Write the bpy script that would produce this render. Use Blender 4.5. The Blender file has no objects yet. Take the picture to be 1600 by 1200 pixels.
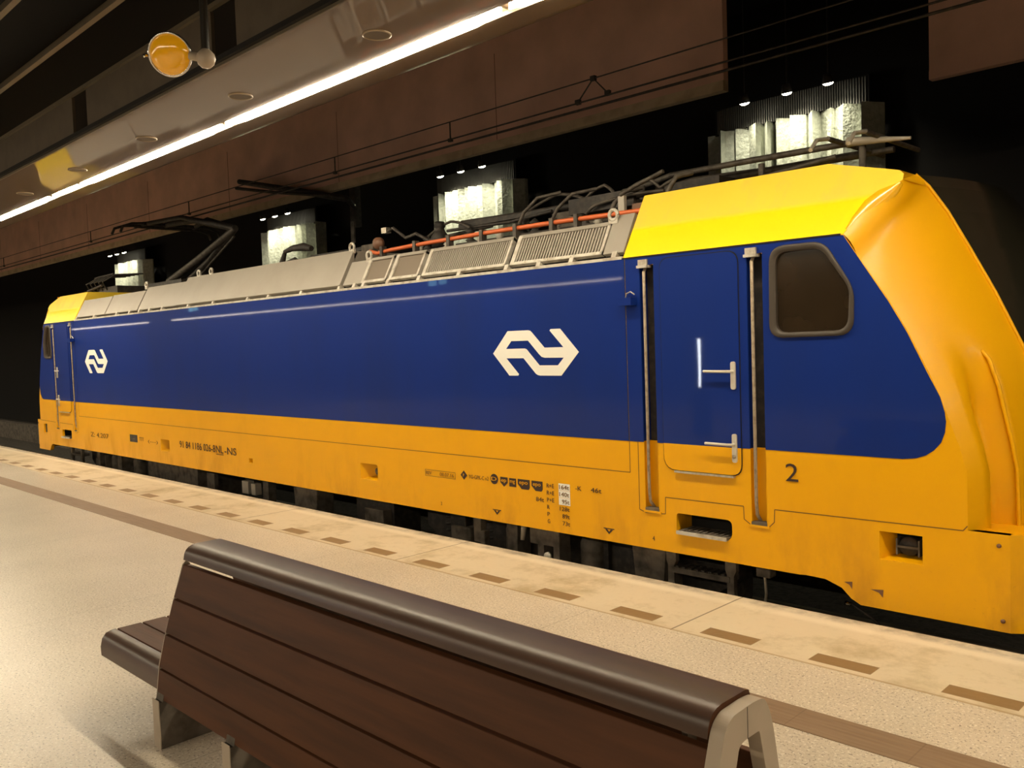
import bpy, bmesh, math, random
from mathutils import Vector, Matrix
random.seed(7)
C = bpy.context.scene.collection
SC = bpy.context.scene
PI = math.pi

# ------------------------------------------------------------ camera, world, exposure
cam_d = bpy.data.cameras.new('camera'); cam = bpy.data.objects.new('camera', cam_d); C.objects.link(cam)
right = Vector((0.70949115, 0.70391098, -0.03364003)); up = Vector((-0.01084651, 0.05863762, 0.99822041)); fwd = Vector((-0.70463087, 0.70786366, -0.04923786))
m = Matrix((right, up, -fwd)).transposed().to_4x4(); m.translation = Vector((0, 0, 1.97))
cam.matrix_world = m
cam_d.sensor_width = 36; cam_d.lens = 36*1364.24/1600; cam_d.clip_start = .05; cam_d.clip_end = 300
SC.camera = cam
w = bpy.data.worlds.new('world'); SC.world = w; w.use_nodes = True
w.node_tree.nodes['Background'].inputs[0].default_value = (.012, .009, .006, 1)
w.node_tree.nodes['Background'].inputs[1].default_value = .25
SC.view_settings.view_transform = 'Standard'; SC.view_settings.look = 'None'; SC.view_settings.gamma = 1; SC.view_settings.use_curve_mapping = False
SC.view_settings.exposure = 0.95
STRIP_E = 36.0          # strength of the linear lights
WARM = (1, .85, .60)

# ------------------------------------------------------------ materials
def mat(name, col, rough=.5, metal=0, coat=0, coat_rough=.05, emit=None, estr=0, spec=.5, nscale=None, ncol=None, nlo=.45, nhi=.65, ndet=4, bump=0, bscale=30, stretch=None, rvar=0, ior=None):
    mt = bpy.data.materials.new(name); mt.use_nodes = True; nt = mt.node_tree; b = nt.nodes['Principled BSDF']
    b.inputs['Base Color'].default_value = (*col, 1); b.inputs['Roughness'].default_value = rough; b.inputs['Metallic'].default_value = metal
    b.inputs['Coat Weight'].default_value = coat; b.inputs['Coat Roughness'].default_value = coat_rough; b.inputs['Specular IOR Level'].default_value = spec
    if emit: b.inputs['Emission Color'].default_value = (*emit, 1); b.inputs['Emission Strength'].default_value = estr
    tc = nt.nodes.new('ShaderNodeTexCoord'); vec = tc.outputs['Object']
    if stretch:
        mp = nt.nodes.new('ShaderNodeMapping'); mp.inputs['Scale'].default_value = stretch; nt.links.new(vec, mp.inputs['Vector']); vec = mp.outputs['Vector']
    if nscale:
        n = nt.nodes.new('ShaderNodeTexNoise'); n.inputs['Scale'].default_value = nscale; n.inputs['Detail'].default_value = ndet; nt.links.new(vec, n.inputs['Vector'])
        r = nt.nodes.new('ShaderNodeValToRGB'); r.color_ramp.elements[0].position = nlo; r.color_ramp.elements[1].position = nhi
        r.color_ramp.elements[0].color = (*col, 1); r.color_ramp.elements[1].color = (*ncol, 1)
        nt.links.new(n.outputs['Fac'], r.inputs['Fac']); nt.links.new(r.outputs['Color'], b.inputs['Base Color'])
        if rvar:
            mr = nt.nodes.new('ShaderNodeMapRange'); mr.inputs['To Min'].default_value = rough; mr.inputs['To Max'].default_value = rough+rvar
            nt.links.new(r.outputs['Alpha'], mr.inputs['Value']); nt.links.new(n.outputs['Fac'], mr.inputs['Value']); nt.links.new(mr.outputs['Result'], b.inputs['Roughness'])
    if bump:
        n2 = nt.nodes.new('ShaderNodeTexNoise'); n2.inputs['Scale'].default_value = bscale; n2.inputs['Detail'].default_value = 3; nt.links.new(vec, n2.inputs['Vector'])
        bp = nt.nodes.new('ShaderNodeBump'); bp.inputs['Strength'].default_value = bump; bp.inputs['Distance'].default_value = .02
        nt.links.new(n2.outputs['Fac'], bp.inputs['Height']); nt.links.new(bp.outputs['Normal'], b.inputs['Normal'])
        if coat: nt.links.new(bp.outputs['Normal'], b.inputs['Coat Normal'])
    return mt

def N(nt, t, **kw):
    n = nt.nodes.new(t)
    for k, v in kw.items(): setattr(n, k, v)
    return n
def mth(nt, op, a, b=None, c=None):
    n = nt.nodes.new('ShaderNodeMath'); n.operation = op
    for i, v in enumerate((a, b, c)):
        if v is None: continue
        if hasattr(v, 'links'): nt.links.new(v, n.inputs[i])
        else: n.inputs[i].default_value = v
    return n.outputs[0]
def mixc(nt, f, a, b):
    n = nt.nodes.new('ShaderNodeMix'); n.data_type = 'RGBA'
    for s, v in ((0, f), (6, a), (7, b)):
        if hasattr(v, 'links'): nt.links.new(v, n.inputs[s])
        else: n.inputs[s].default_value = v if s == 0 else (*v, 1)
    return n.outputs[2]
def noise(nt, vec, scale, det=4, rough=.5):
    n = nt.nodes.new('ShaderNodeTexNoise'); n.inputs['Scale'].default_value = scale; n.inputs['Detail'].default_value = det; n.inputs['Roughness'].default_value = rough
    nt.links.new(vec, n.inputs['Vector']); return n.outputs['Fac']
def ramp(nt, v, lo, hi):
    n = nt.nodes.new('ShaderNodeMapRange'); nt.links.new(v, n.inputs['Value']); n.inputs['From Min'].default_value = lo; n.inputs['From Max'].default_value = hi; n.clamp = True
    return n.outputs['Result']
def base_nodes(name):
    mt = bpy.data.materials.new(name); mt.use_nodes = True; nt = mt.node_tree; b = nt.nodes['Principled BSDF']
    tc = nt.nodes.new('ShaderNodeTexCoord'); sp = nt.nodes.new('ShaderNodeSeparateXYZ'); nt.links.new(tc.outputs['Object'], sp.inputs[0])
    return mt, nt, b, tc.outputs['Object'], sp.outputs

def yellow_paint(name, roof=False):
    mt, nt, b, vec, s = base_nodes(name)
    mp = nt.nodes.new('ShaderNodeMapping'); mp.inputs['Scale'].default_value = (1, 1, .35); nt.links.new(vec, mp.inputs['Vector'])
    d1 = ramp(nt, noise(nt, mp.outputs['Vector'], 2.2, 7, .65), .50, .78)
    d2 = ramp(nt, noise(nt, vec, 38, 3, .6), .66, .76)
    clean = (.80, .39, .002); dirt = (.48, .21, .014)
    if roof:   # light painted into the colour: brighter lower roof band, paler and mottled above
        h = ramp(nt, s[2], 2.86, 2.90); above_lit = mth(nt, 'MULTIPLY', h, mth(nt, 'ADD', mth(nt, 'MULTIPLY', d1, .5), .45))
        col = mixc(nt, above_lit, (.95, .66, .004), (.72, .47, .10)); nt.links.new(col, b.inputs['Base Color'])
        rr = mth(nt, 'ADD', mth(nt, 'MULTIPLY', above_lit, .3), .28); nt.links.new(rr, b.inputs['Roughness'])
    else:
        low = mth(nt, 'SUBTRACT', 1.0, ramp(nt, s[2], .12, .75))
        f = mth(nt, 'MULTIPLY', d1, mth(nt, 'ADD', mth(nt, 'MULTIPLY', low, .75), .12))
        f = mth(nt, 'MINIMUM', mth(nt, 'ADD', f, mth(nt, 'MULTIPLY', d2, mth(nt, 'MULTIPLY', low, .35))), 1.0)
        nt.links.new(mixc(nt, f, clean, dirt), b.inputs['Base Color'])
        nt.links.new(mth(nt, 'ADD', mth(nt, 'MULTIPLY', f, .4), .36), b.inputs['Roughness'])
    b.inputs['Coat Weight'].default_value = .15; b.inputs['Coat Roughness'].default_value = .15; b.inputs['Specular IOR Level'].default_value = .2
    bp = nt.nodes.new('ShaderNodeBump'); bp.inputs['Strength'].default_value = .12; bp.inputs['Distance'].default_value = .02
    nt.links.new(noise(nt, vec, 3, 2), bp.inputs['Height']); nt.links.new(bp.outputs['Normal'], b.inputs['Normal'])
    return mt
def blue_paint(name, wave):
    mt, nt, b, vec, s = base_nodes(name)
    mp = nt.nodes.new('ShaderNodeMapping'); mp.inputs['Scale'].default_value = (1, 1, .3); nt.links.new(vec, mp.inputs['Vector'])
    f = ramp(nt, noise(nt, mp.outputs['Vector'], 1.1, 4), .45, .75)
    nt.links.new(mixc(nt, mth(nt, 'MULTIPLY', f, .6), (.004, .023, .190), (.007, .022, .135)), b.inputs['Base Color'])
    b.inputs['Roughness'].default_value = .5; b.inputs['Specular IOR Level'].default_value = .12; b.inputs['Coat Weight'].default_value = .42; b.inputs['Coat Roughness'].default_value = .03
    bp = nt.nodes.new('ShaderNodeBump'); bp.inputs['Strength'].default_value = wave; bp.inputs['Distance'].default_value = .02
    nt.links.new(noise(nt, mp.outputs['Vector'], 2.2, 1), bp.inputs['Height']); nt.links.new(bp.outputs['Normal'], b.inputs['Normal']); nt.links.new(bp.outputs['Normal'], b.inputs['Coat Normal'])
    return mt
M = {}
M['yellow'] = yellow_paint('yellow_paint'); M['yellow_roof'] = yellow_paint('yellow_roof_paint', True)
M['yellow_gloss'] = mat('polished_yellow_paint', (.80, .42, .003), .25, coat=1, coat_rough=.10)
M['blue'] = blue_paint('blue_paint', .006); M['blue_door'] = blue_paint('blue_door_paint', .14)
M['white'] = mat('white_vinyl', (.84, .82, .76), .4)
M['black_mark'] = mat('black_lettering', (.035, .015, .01), .6)
M['seam'] = mat('panel_seam', (.16, .075, .01), .8)
M['grey_roof'] = mat('grey_roof_paint', (.30, .27, .23), .42, nscale=3, ncol=(.27, .24, .20), nlo=.4, nhi=.75, ndet=6, bump=.1, bscale=6)
M['grey_light'] = mat('pale_grey_trim', (.52, .49, .43), .4, nscale=12, ncol=(.36, .31, .25))
M['mesh'] = mat('filter_mesh', (.17, .135, .10), .7)
M['dark'] = mat('black_void', (.008, .007, .006), .9)
M['rubber'] = mat('window_gasket', (.05, .038, .028), .5)
M['glass'] = mat('tinted_cab_glass', (.022, .014, .007), .12, nscale=2.5, ncol=(.030, .019, .010), spec=.6)
M['screen'] = mat('windscreen_glass', (.02, .018, .012), .15)
M['steel'] = mat('brushed_steel', (.55, .50, .42), .42, metal=.7, nscale=30, ncol=(.42, .36, .28))
M['rail_tan'] = mat('worn_tan_handrail', (.36, .29, .21), .45, metal=.3, nscale=30, ncol=(.26, .20, .14))
M['handle'] = mat('door_handle_metal', (.6, .56, .48), .4, metal=.3)
M['dirty_grey'] = mat('brake_dust_grey', (.145, .12, .095), .8, nscale=9, ncol=(.05, .04, .03), nlo=.4, nhi=.7)
M['iron'] = mat('black_iron', (.022, .018, .015), .6, nscale=14, ncol=(.05, .038, .03))
M['arm'] = mat('pantograph_steel', (.10, .085, .07), .55, metal=.3, nscale=14, ncol=(.05, .04, .032))
M['orange_pipe'] = mat('orange_red_pipe', (.62, .13, .035), .4)
M['rust_disc'] = mat('brown_insulator', (.16, .07, .035), .5)
M['porcelain'] = mat('pale_insulator', (.42, .38, .32), .4)
M['wood'] = mat('dark_brown_slat', (.098, .036, .014), .55, spec=.2, nscale=3, ncol=(.064, .025, .011), stretch=(.5, 6, 6), nlo=.35, nhi=.7, ndet=6, bump=.05, bscale=12)
M['wood_gloss'] = mat('polished_brown_cap', (.088, .044, .028), .36, nscale=3, ncol=(.060, .033, .022), stretch=(.5, 8, 8), nlo=.35, nhi=.7, ndet=6)
M['bench_metal'] = mat('warm_grey_bench_metal', (.43, .35, .27), .45, nscale=5, ncol=(.38, .31, .24))
M['beam'] = mat('brown_concrete_fascia', (.74, .44, .34), .85, nscale=1.3, ncol=(.56, .34, .26), nlo=.35, nhi=.7, ndet=7, bump=.2, bscale=8)
M['beam_edge'] = mat('pale_fascia_edge', (.55, .42, .27), .8, nscale=4, ncol=(.42, .31, .2))
M['black_wall'] = mat('black_tunnel_wall', (.004, .0025, .002), .95)
M['soffit'] = mat('polished_soffit_panel', (.150, .10, .062), .45, spec=.2, coat=.62, coat_rough=.04)
M['soffit_trim'] = mat('dull_aluminium_trim', (.17, .135, .085), .4, metal=.4)
M['panel_band'] = mat('olive_brown_upstand', (.085, .062, .038), .6, nscale=5, ncol=(.07, .05, .03))
M['disc'] = mat('beige_ceiling_disc', (.40, .32, .22), .35)
M['lamp'] = mat('lamp_diffuser', (1, .95, .85), .5, emit=WARM, estr=STRIP_E)
M['lamp_far'] = mat('lamp_diffuser_dim', (1, .95, .85), .5, emit=(1, .88, .72), estr=11)
M['downlight_lens'] = mat('downlight_lens', (1, 1, .9), .5, emit=(1, .88, .62), estr=70)
M['spot_lens'] = mat('spot_lens', (1, 1, .9), .5, emit=(1, .95, .75), estr=14)
M['column'] = mat('rough_pale_concrete', (.50, .51, .43), .55, nscale=14, ncol=(.36, .37, .31), nlo=.35, nhi=.7, ndet=6, bump=1.0, bscale=20)
M['rod'] = mat('dark_rods', (.09, .085, .075), .5, metal=.4)
M['ballast'] = mat('dark_ballast', (.06, .05, .04), .95, nscale=18, ncol=(.03, .025, .02), bump=1, bscale=18)
M['rail'] = mat('steel_rail', (.35, .30, .25), .3, metal=.8)
M['amber'] = mat('amber_glass', (.60, .27, .005), .14, coat=1, coat_rough=.04, emit=(1, .42, .005), estr=.12)
M['chrome'] = mat('chrome', (.75, .70, .62), .15, metal=1)
M['ball'] = mat('beige_ball_joint', (.42, .34, .26), .4)
M['black_pole'] = mat('black_pole_paint', (.02, .016, .012), .3)
M['glow'] = mat('pillar_light', (1, 1, 1), .5, emit=(.85, .92, 1), estr=34)
M['display'] = mat('display_face', (.1, .3, .6), .5, emit=(.35, .8, 1), estr=3)

def floor_mat():
    mt, nt, b, vec, s = base_nodes('speckled_terrazzo')
    big = ramp(nt, noise(nt, vec, .7, 5, .6), .35, .7)
    col = mixc(nt, big, (.66, .575, .465), (.55, .475, .38))
    sp = ramp(nt, noise(nt, vec, 70, 2, .6), .42, .34)
    col = mixc(nt, mth(nt, 'MULTIPLY', sp, .85), col, (.16, .12, .09))
    sp2 = ramp(nt, noise(nt, vec, 60, 2, .6), .57, .66)
    col = mixc(nt, mth(nt, 'MULTIPLY', sp2, .7), col, (.88, .82, .72))
    # faint slab joints every 2.4 m across the platform
    jx = mth(nt, 'LESS_THAN', mth(nt, 'ABSOLUTE', mth(nt, 'SUBTRACT', mth(nt, 'FRACT', mth(nt, 'DIVIDE', mth(nt, 'ADD', s[0], 5.55), 3.0)), .5)), .0012)
    col = mixc(nt, mth(nt, 'MULTIPLY', jx, .45), col, (.2, .15, .1))
    nt.links.new(col, b.inputs['Base Color'])
    nt.links.new(mth(nt, 'ADD', mth(nt, 'MULTIPLY', noise(nt, vec, 1.6, 3), .12), .25), b.inputs['Roughness'])
    return mt
M['floor'] = floor_mat()
def coping_mat():
    mt, nt, b, vec, s = base_nodes('edge_coping_concrete')
    st = ramp(nt, noise(nt, vec, 1.4, 9, .72), .50, .66)
    col = mixc(nt, mth(nt, 'MULTIPLY', st, .9), (.68, .57, .41), (.44, .34, .19))
    fine = ramp(nt, noise(nt, vec, 9, 6, .7), .55, .75)
    col = mixc(nt, mth(nt, 'MULTIPLY', fine, .3), col, (.38, .29, .17))
    # worn outer lip
    lip = ramp(nt, s[1], 5.60, 5.66); wear = ramp(nt, noise(nt, vec, 5, 6, .7), .42, .62)
    band = mth(nt, 'MULTIPLY', ramp(nt, s[1], 5.50, 5.56), .55); col = mixc(nt, band, col, (.86, .76, .60))
    col = mixc(nt, mth(nt, 'MULTIPLY', lip, mth(nt, 'ADD', mth(nt, 'MULTIPLY', wear, .6), .25)), col, (.30, .25, .19))
    # joints between the coping slabs
    fr = mth(nt, 'FRACT', mth(nt, 'DIVIDE', mth(nt, 'ADD', s[0], 3.36+3.028*40), 3.028))
    j = mth(nt, 'GREATER_THAN', mth(nt, 'ABSOLUTE', mth(nt, 'SUBTRACT', fr, .5)), .4978)
    col = mixc(nt, mth(nt, 'MULTIPLY', j, .8), col, (.14, .09, .04))
    seam = mth(nt, 'LESS_THAN', s[1], 4.822); col = mixc(nt, mth(nt, 'MULTIPLY', seam, .55), col, (.30, .18, .06))
    # flush brown marker tiles set in the slab
    fx = mth(nt, 'FRACT', mth(nt, 'DIVIDE', mth(nt, 'ADD', s[0], 1.661+.757*90), .757))
    t = mth(nt, 'MULTIPLY', mth(nt, 'LESS_THAN', fx, .497), mth(nt, 'MULTIPLY', mth(nt, 'GREATER_THAN', s[1], 4.868), mth(nt, 'LESS_THAN', s[1], 5.005)))
    col = mixc(nt, t, col, (.27, .165, .075))
    nt.links.new(col, b.inputs['Base Color']); b.inputs['Roughness'].default_value = .5
    bp = nt.nodes.new('ShaderNodeBump'); bp.inputs['Strength'].default_value = .25; bp.inputs['Distance'].default_value = .01
    nt.links.new(noise(nt, vec, 22, 4), bp.inputs['Height']); nt.links.new(bp.outputs['Normal'], b.inputs['Normal'])
    return mt
M['coping'] = coping_mat()
def tactile_mat():
    mt, nt, b, vec, s = base_nodes('brown_ribbed_strip')
    mp = nt.nodes.new('ShaderNodeMapping'); mp.inputs['Scale'].default_value = (.6, 8, 1); nt.links.new(vec, mp.inputs['Vector'])
    col = mixc(nt, ramp(nt, noise(nt, mp.outputs['Vector'], 4, 5, .6), .4, .7), (.28, .185, .115), (.22, .14, .085))
    j = mth(nt, 'GREATER_THAN', mth(nt, 'ABSOLUTE', mth(nt, 'SUBTRACT', mth(nt, 'FRACT', mth(nt, 'DIVIDE', mth(nt, 'ADD', s[0], 60.9), .60)), .5)), .494)
    col = mixc(nt, mth(nt, 'MULTIPLY', j, .35), col, (.12, .07, .04)); nt.links.new(col, b.inputs['Base Color']); b.inputs['Roughness'].default_value = .55
    wv = mth(nt, 'SINE', mth(nt, 'MULTIPLY', s[1], 2*PI/.035))
    bp = nt.nodes.new('ShaderNodeBump'); bp.inputs['Strength'].default_value = .12; bp.inputs['Distance'].default_value = .004
    nt.links.new(wv, bp.inputs['Height']); nt.links.new(bp.outputs['Normal'], b.inputs['Normal'])
    return mt
M['tactile'] = tactile_mat()

# ------------------------------------------------------------ mesh helpers
def rp(pts, r, n=5):
    """round the corners of a 2-D polygon; r = one radius or one per corner"""
    out = []; L = len(pts)
    for i in range(L):
        p = Vector(pts[i]); a = Vector(pts[i-1]); b = Vector(pts[(i+1) % L]); rr = r[i] if isinstance(r, (list, tuple)) else r
        u = (a-p); v = (b-p)
        if rr <= 0: out.append(tuple(p)); continue
        d = min(rr, u.length*.45, v.length*.45); s = p+u.normalized()*d; e = p+v.normalized()*d
        for k in range(n+1):
            t = k/n; out.append(tuple(s*(1-t)**2 + p*2*t*(1-t) + e*t*t))
    return out
class MB:
    def __init__(s, fx=None): s.v = []; s.f = []; s.mi = []; s.sm = []; s.mats = []; s.fx = fx
    def m(s, name):
        if name not in s.mats: s.mats.append(name)
        return s.mats.index(name)
    def add(s, vs, fs, mt, smooth=False):
        o = len(s.v); s.v += [(s.fx(*p) if s.fx else tuple(p)) for p in vs]; k = s.m(mt)
        for f in fs: s.f.append([i+o for i in f]); s.mi.append(k); s.sm.append(smooth)
        return s
    def box(s, x0, x1, y0, y1, z0, z1, mt):
        v = [(x, y, z) for x in (x0, x1) for y in (y0, y1) for z in (z0, z1)]
        return s.add(v, [(0, 1, 3, 2), (4, 6, 7, 5), (0, 4, 5, 1), (2, 3, 7, 6), (0, 2, 6, 4), (1, 5, 7, 3)], mt)
    def quad(s, a, b, c, d, mt): return s.add([a, b, c, d], [(0, 1, 2, 3)], mt)
    def tube(s, path, r, mt, n=8, cap=True):
        P = [Vector(p) for p in path]; vs = []; fs = []
        rs = r if isinstance(r, (list, tuple)) else [r]*len(P)
        ref = None
        for i, p in enumerate(P):
            t = ((P[min(i+1, len(P)-1)]-P[max(i-1, 0)])).normalized()
            if ref is None: ref = Vector((0, 0, 1)) if abs(t.z) < .9 else Vector((0, 1, 0))
            a = (ref - t*ref.dot(t)).normalized(); ref = a; b = t.cross(a)
            for k in range(n):
                an = 2*PI*k/n; vs.append(p+(a*math.cos(an)+b*math.sin(an))*rs[i])
        for i in range(len(P)-1):
            for k in range(n): fs.append((i*n+k, i*n+(k+1) % n, (i+1)*n+(k+1) % n, (i+1)*n+k))
        s.add(vs, fs, mt, True)
        if cap: s.add(vs[:n], [tuple(range(n))[::-1]], mt); s.add(vs[-n:], [tuple(range(n))], mt)
        return s
    def lathe(s, prof, mt, loc=(0, 0, 0), axis=(0, 0, 1), n=24):
        ax = Vector(axis).normalized(); a = (Vector((1, 0, 0)) if abs(ax.x) < .9 else Vector((0, 1, 0))); a = (a-ax*a.dot(ax)).normalized(); b = ax.cross(a); L = Vector(loc)
        vs = []; fs = []
        for r, h in prof:
            for k in range(n):
                an = 2*PI*k/n; vs.append(L+ax*h+(a*math.cos(an)+b*math.sin(an))*r)
        for i in range(len(prof)-1):
            for k in range(n): fs.append((i*n+k, i*n+(k+1) % n, (i+1)*n+(k+1) % n, (i+1)*n+k))
        return s.add(vs, fs, mt, True)
    def prism(s, poly, a0, a1, mt, axis='y', side=None):
        """2-D polygon extruded: axis y -> poly is (x,z); axis x -> poly is (y,z); axis z -> (x,y)"""
        def P(p, a): return (p[0], a, p[1]) if axis == 'y' else ((a, p[0], p[1]) if axis == 'x' else (p[0], p[1], a))
        n = len(poly); tris = fill2d([poly])
        V0 = [P(p, a0) for p in poly]; V1 = [P(p, a1) for p in poly]
        s.add(V0, tris, mt); s.add(V1, tris, mt); s.add(V0+V1, [(i, (i+1) % n, n+(i+1) % n, n+i) for i in range(n)], side or mt)
        return s
    def sheet(s, outline, holes, y, mt, rim=.0, hole_depth=None, hole_mat=None, back=True):
        """vertical sheet at depth y with holes; holes get side walls and a back wall"""
        loops = [outline]+list(holes); pts = [p for l in loops for p in l]
        s.add([(p[0], y, p[1]) for p in pts], fill2d(loops), mt)
        if rim:
            n = len(outline); s.add([(p[0], y, p[1]) for p in outline]+[(p[0], y+rim, p[1]) for p in outline], [(i, (i+1) % n, n+(i+1) % n, n+i) for i in range(n)], mt)
        for h in holes:
            d = hole_depth if hole_depth else .03; n = len(h)
            s.add([(p[0], y, p[1]) for p in h]+[(p[0], y+d, p[1]) for p in h], [(i, (i+1) % n, n+(i+1) % n, n+i) for i in range(n)], mt)
        return s
    def build(s, name, parent=None, bevel=0, kind=None, seg=2):
        me = bpy.data.meshes.new(name); me.from_pydata([tuple(p) for p in s.v], [], s.f)
        for k in s.mats: me.materials.append(M[k])
        for i, p in enumerate(me.polygons): p.material_index = s.mi[i]; p.use_smooth = s.sm[i]
        bm = bmesh.new(); bm.from_mesh(me); bmesh.ops.remove_doubles(bm, verts=bm.verts, dist=1e-5) if not any(s.sm) else None
        bmesh.ops.recalc_face_normals(bm, faces=bm.faces); bm.to_mesh(me); bm.free(); me.update()
        o = bpy.data.objects.new(name, me); C.objects.link(o)
        if parent:
            o.parent = parent
        if bevel:
            md = o.modifiers.new('bevel', 'BEVEL'); md.width = bevel; md.segments = seg; md.limit_method = 'ANGLE'
        if kind: o['kind'] = kind
        return o
def fill2d(loops):
    bm = bmesh.new(); idx = []; es = []
    for l in loops:
        vs = [bm.verts.new((p[0], p[1], 0)) for p in l]; idx += vs
        for i in range(len(vs)): es.append(bm.edges.new((vs[i], vs[(i+1) % len(vs)])))
    bm.verts.index_update()
    bmesh.ops.triangle_fill(bm, use_beauty=True, use_dissolve=False, edges=es)
    out = [tuple(v.index for v in f.verts) for f in bm.faces]; bm.free(); return out
def tag(o, label, cat, group=None):
    o['label'] = label; o['category'] = cat
    if group: o['group'] = group
    return o
def thing(name, label, cat, loc=(0, 0, 0), group=None):
    o = bpy.data.objects.new(name, None); C.objects.link(o); o.location = loc; o.empty_display_size = .1
    return tag(o, label, cat, group)
def dup(root, loc, label, group=None):
    r = root.copy(); C.objects.link(r); r.location = loc; r['label'] = label
    if group: r['group'] = group
    for ch in list(root.children):
        c = ch.copy(); C.objects.link(c); c.parent = r
        for g in list(ch.children):
            d = g.copy(); C.objects.link(d); d.parent = c
    return r
def rect(x0, x1, z0, z1): return [(x0, z0), (x1, z0), (x1, z1), (x0, z1)]
def text(body, name, x, z, h, parent, mt='black_mark', y=5.9, w=None, rot=0, thick=.0008):
    cu = bpy.data.curves.new(name, 'FONT'); cu.body = body; cu.size = 1; cu.extrude = thick; cu.resolution_u = 3
    t = bpy.data.objects.new(name+'_tmp', cu); C.objects.link(t)
    bpy.context.view_layer.update()
    me = bpy.data.meshes.new_from_object(t.evaluated_get(bpy.context.evaluated_depsgraph_get())); bpy.data.objects.remove(t)
    xs = [v.co.x for v in me.vertices]; ys = [v.co.y for v in me.vertices]; x0, x1, y0, y1 = min(xs), max(xs), min(ys), max(ys)
    sz = h/(y1-y0); sx = (w/(x1-x0)) if w else sz*.8
    for v in me.vertices: v.co = ((v.co.x-x0)*sx, v.co.z, (v.co.y-y0)*sz)
    me.materials.clear(); me.materials.append(M[mt]); me.name = name
    o = bpy.data.objects.new(name, me); C.objects.link(o); o.parent = parent
    o.location = (x, y-.006, z)
    return o

# ------------------------------------------------------------ the setting
def struct(mb, name, **k): return mb.build(name, kind='structure', **k)
X0, X1 = -90, 16
b = MB(); b.box(X0, X1, -18.5, 4.80, -.35, 0, 'floor'); struct(b, 'floor')
b = MB(); b.prism([(4.80, -.35), (5.70, -.35), (5.70, -.12), (5.76, -.10), (5.76, -.018), (5.745, -.002), (5.66, .0), (4.80, 0)], X0, X1, 'coping', axis='x'); struct(b, 'trim_1')
b = MB(); b.box(X0, X1, 3.955, 4.205, -.01, .003, 'tactile'); struct(b, 'trim_2')
b = MB(); b.box(X0, X1, 5.2, 5.3, -1.1, -.35, 'black_wall'); struct(b, 'wall_platform')
b = MB(); b.box(X0, X1, 5.3, 12.6, -1.25, -.98, 'ballast'); struct(b, 'floor_trackbed')
b = MB(); b.box(X0, X1, 12.6, 12.9, -1.3, 8, 'black_wall'); struct(b, 'wall_far')
b = MB(); b.box(X0, X1, 9.6, 9.9, -1.0, -.40, 'dirty_grey'); struct(b, 'wall_low')
b = MB(); b.box(X0-.3, X0, -18.5, 12.9, -1.3, 8, 'black_wall'); struct(b, 'wall_left')
b = MB(); b.box(X0, X1, -18.8, -18.5, -.4, 8, 'black_wall'); struct(b, 'wall_rear')
b = MB(); b.box(X0, X1, -18.5, 12.9, 7.0, 7.2, 'black_wall'); struct(b, 'ceiling_void')
# soffit over the platform edge with the light slot
b = MB(); z = 4.25
b.box(X0, X1, 3.46, 4.31, z, z+.04, 'soffit'); b.box(X0, X1, 4.45, 4.68, z, z+.04, 'soffit')
b.box(X0, X1, 4.31, 4.45, z+.045, z+.07, 'soffit')
ar = [(4.68+.16*math.sin(a), z+.16-.16*math.cos(a)) for a in [PI/2*k/6 for k in range(7)]]
b.add([(x, p[0], p[1]) for x in (X0, X1) for p in ar], [(i, i+1, 7+i+1, 7+i) for i in range(6)], 'soffit', True)
b.box(X0, X1, 4.83, 4.86, z+.16, z+.9, 'soffit')
struct(b, 'ceiling')
b = MB(); b.box(X0, X1, 3.435, 3.455, z-.012, z+.03, 'soffit_trim'); b.box(X0, X1, 3.40, 3.435, z+.01, z+.05, 'black_wall'); struct(b, 'trim_3')
b = MB(); b.box(X0, X1, 3.38, 3.42, 4.675, 4.71, 'soffit_trim'); struct(b, 'trim_4')
b = MB(); b.box(X0, X1, 2.86, 2.91, 4.76, 4.815, 'soffit_trim'); struct(b, 'trim_5')
b = MB(); b.box(X0, X1, 2.26, 2.31, 4.76, 4.815, 'soffit_trim'); struct(b, 'trim_6')
b = MB(); b.box(X0, X1, -18, 3.6, 5.6, 5.65, 'black_wall'); struct(b, 'ceiling_upper')
# upstand panels between the soffit and the open slats: 3.2 m boards with dark gaps
xa = -3.35-3.12*20
while xa < X1:
    p = MB(); p.box(xa+.22, xa+3.12-.18, 3.41, 3.44, 4.30, 4.675, 'panel_band')
    o = struct(p, 'wall_upstand'); xa += 3.12
b = MB(); b.lathe([(0, 0), (.055, 0), (.055, .01)], 'dark', (-5.66, 3.405, 4.56), (0, 1, 0)); struct(b, 'trim_7')
# concrete fascias beyond the track
b = MB(); b.box(X0, -5.49, 9.2, 9.3, 4.94, 7.0, 'beam'); b.box(X0, -5.49, 9.19, 9.3, 4.82, 4.94, 'beam_edge')
for xj in [-9.3-4.1*k for k in range(9)]: b.box(xj, xj+.008, 9.196, 9.2, 4.95, 6.2, 'rust_disc')
struct(b, 'wall_fascia')
b = MB(); b.box(-3.73, X1, 10.75, 10.85, 4.92, 7.0, 'beam'); b.box(-3.73, X1, 10.74, 10.85, 4.82, 4.92, 'beam'); struct(b, 'wall_fascia_right')

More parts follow.
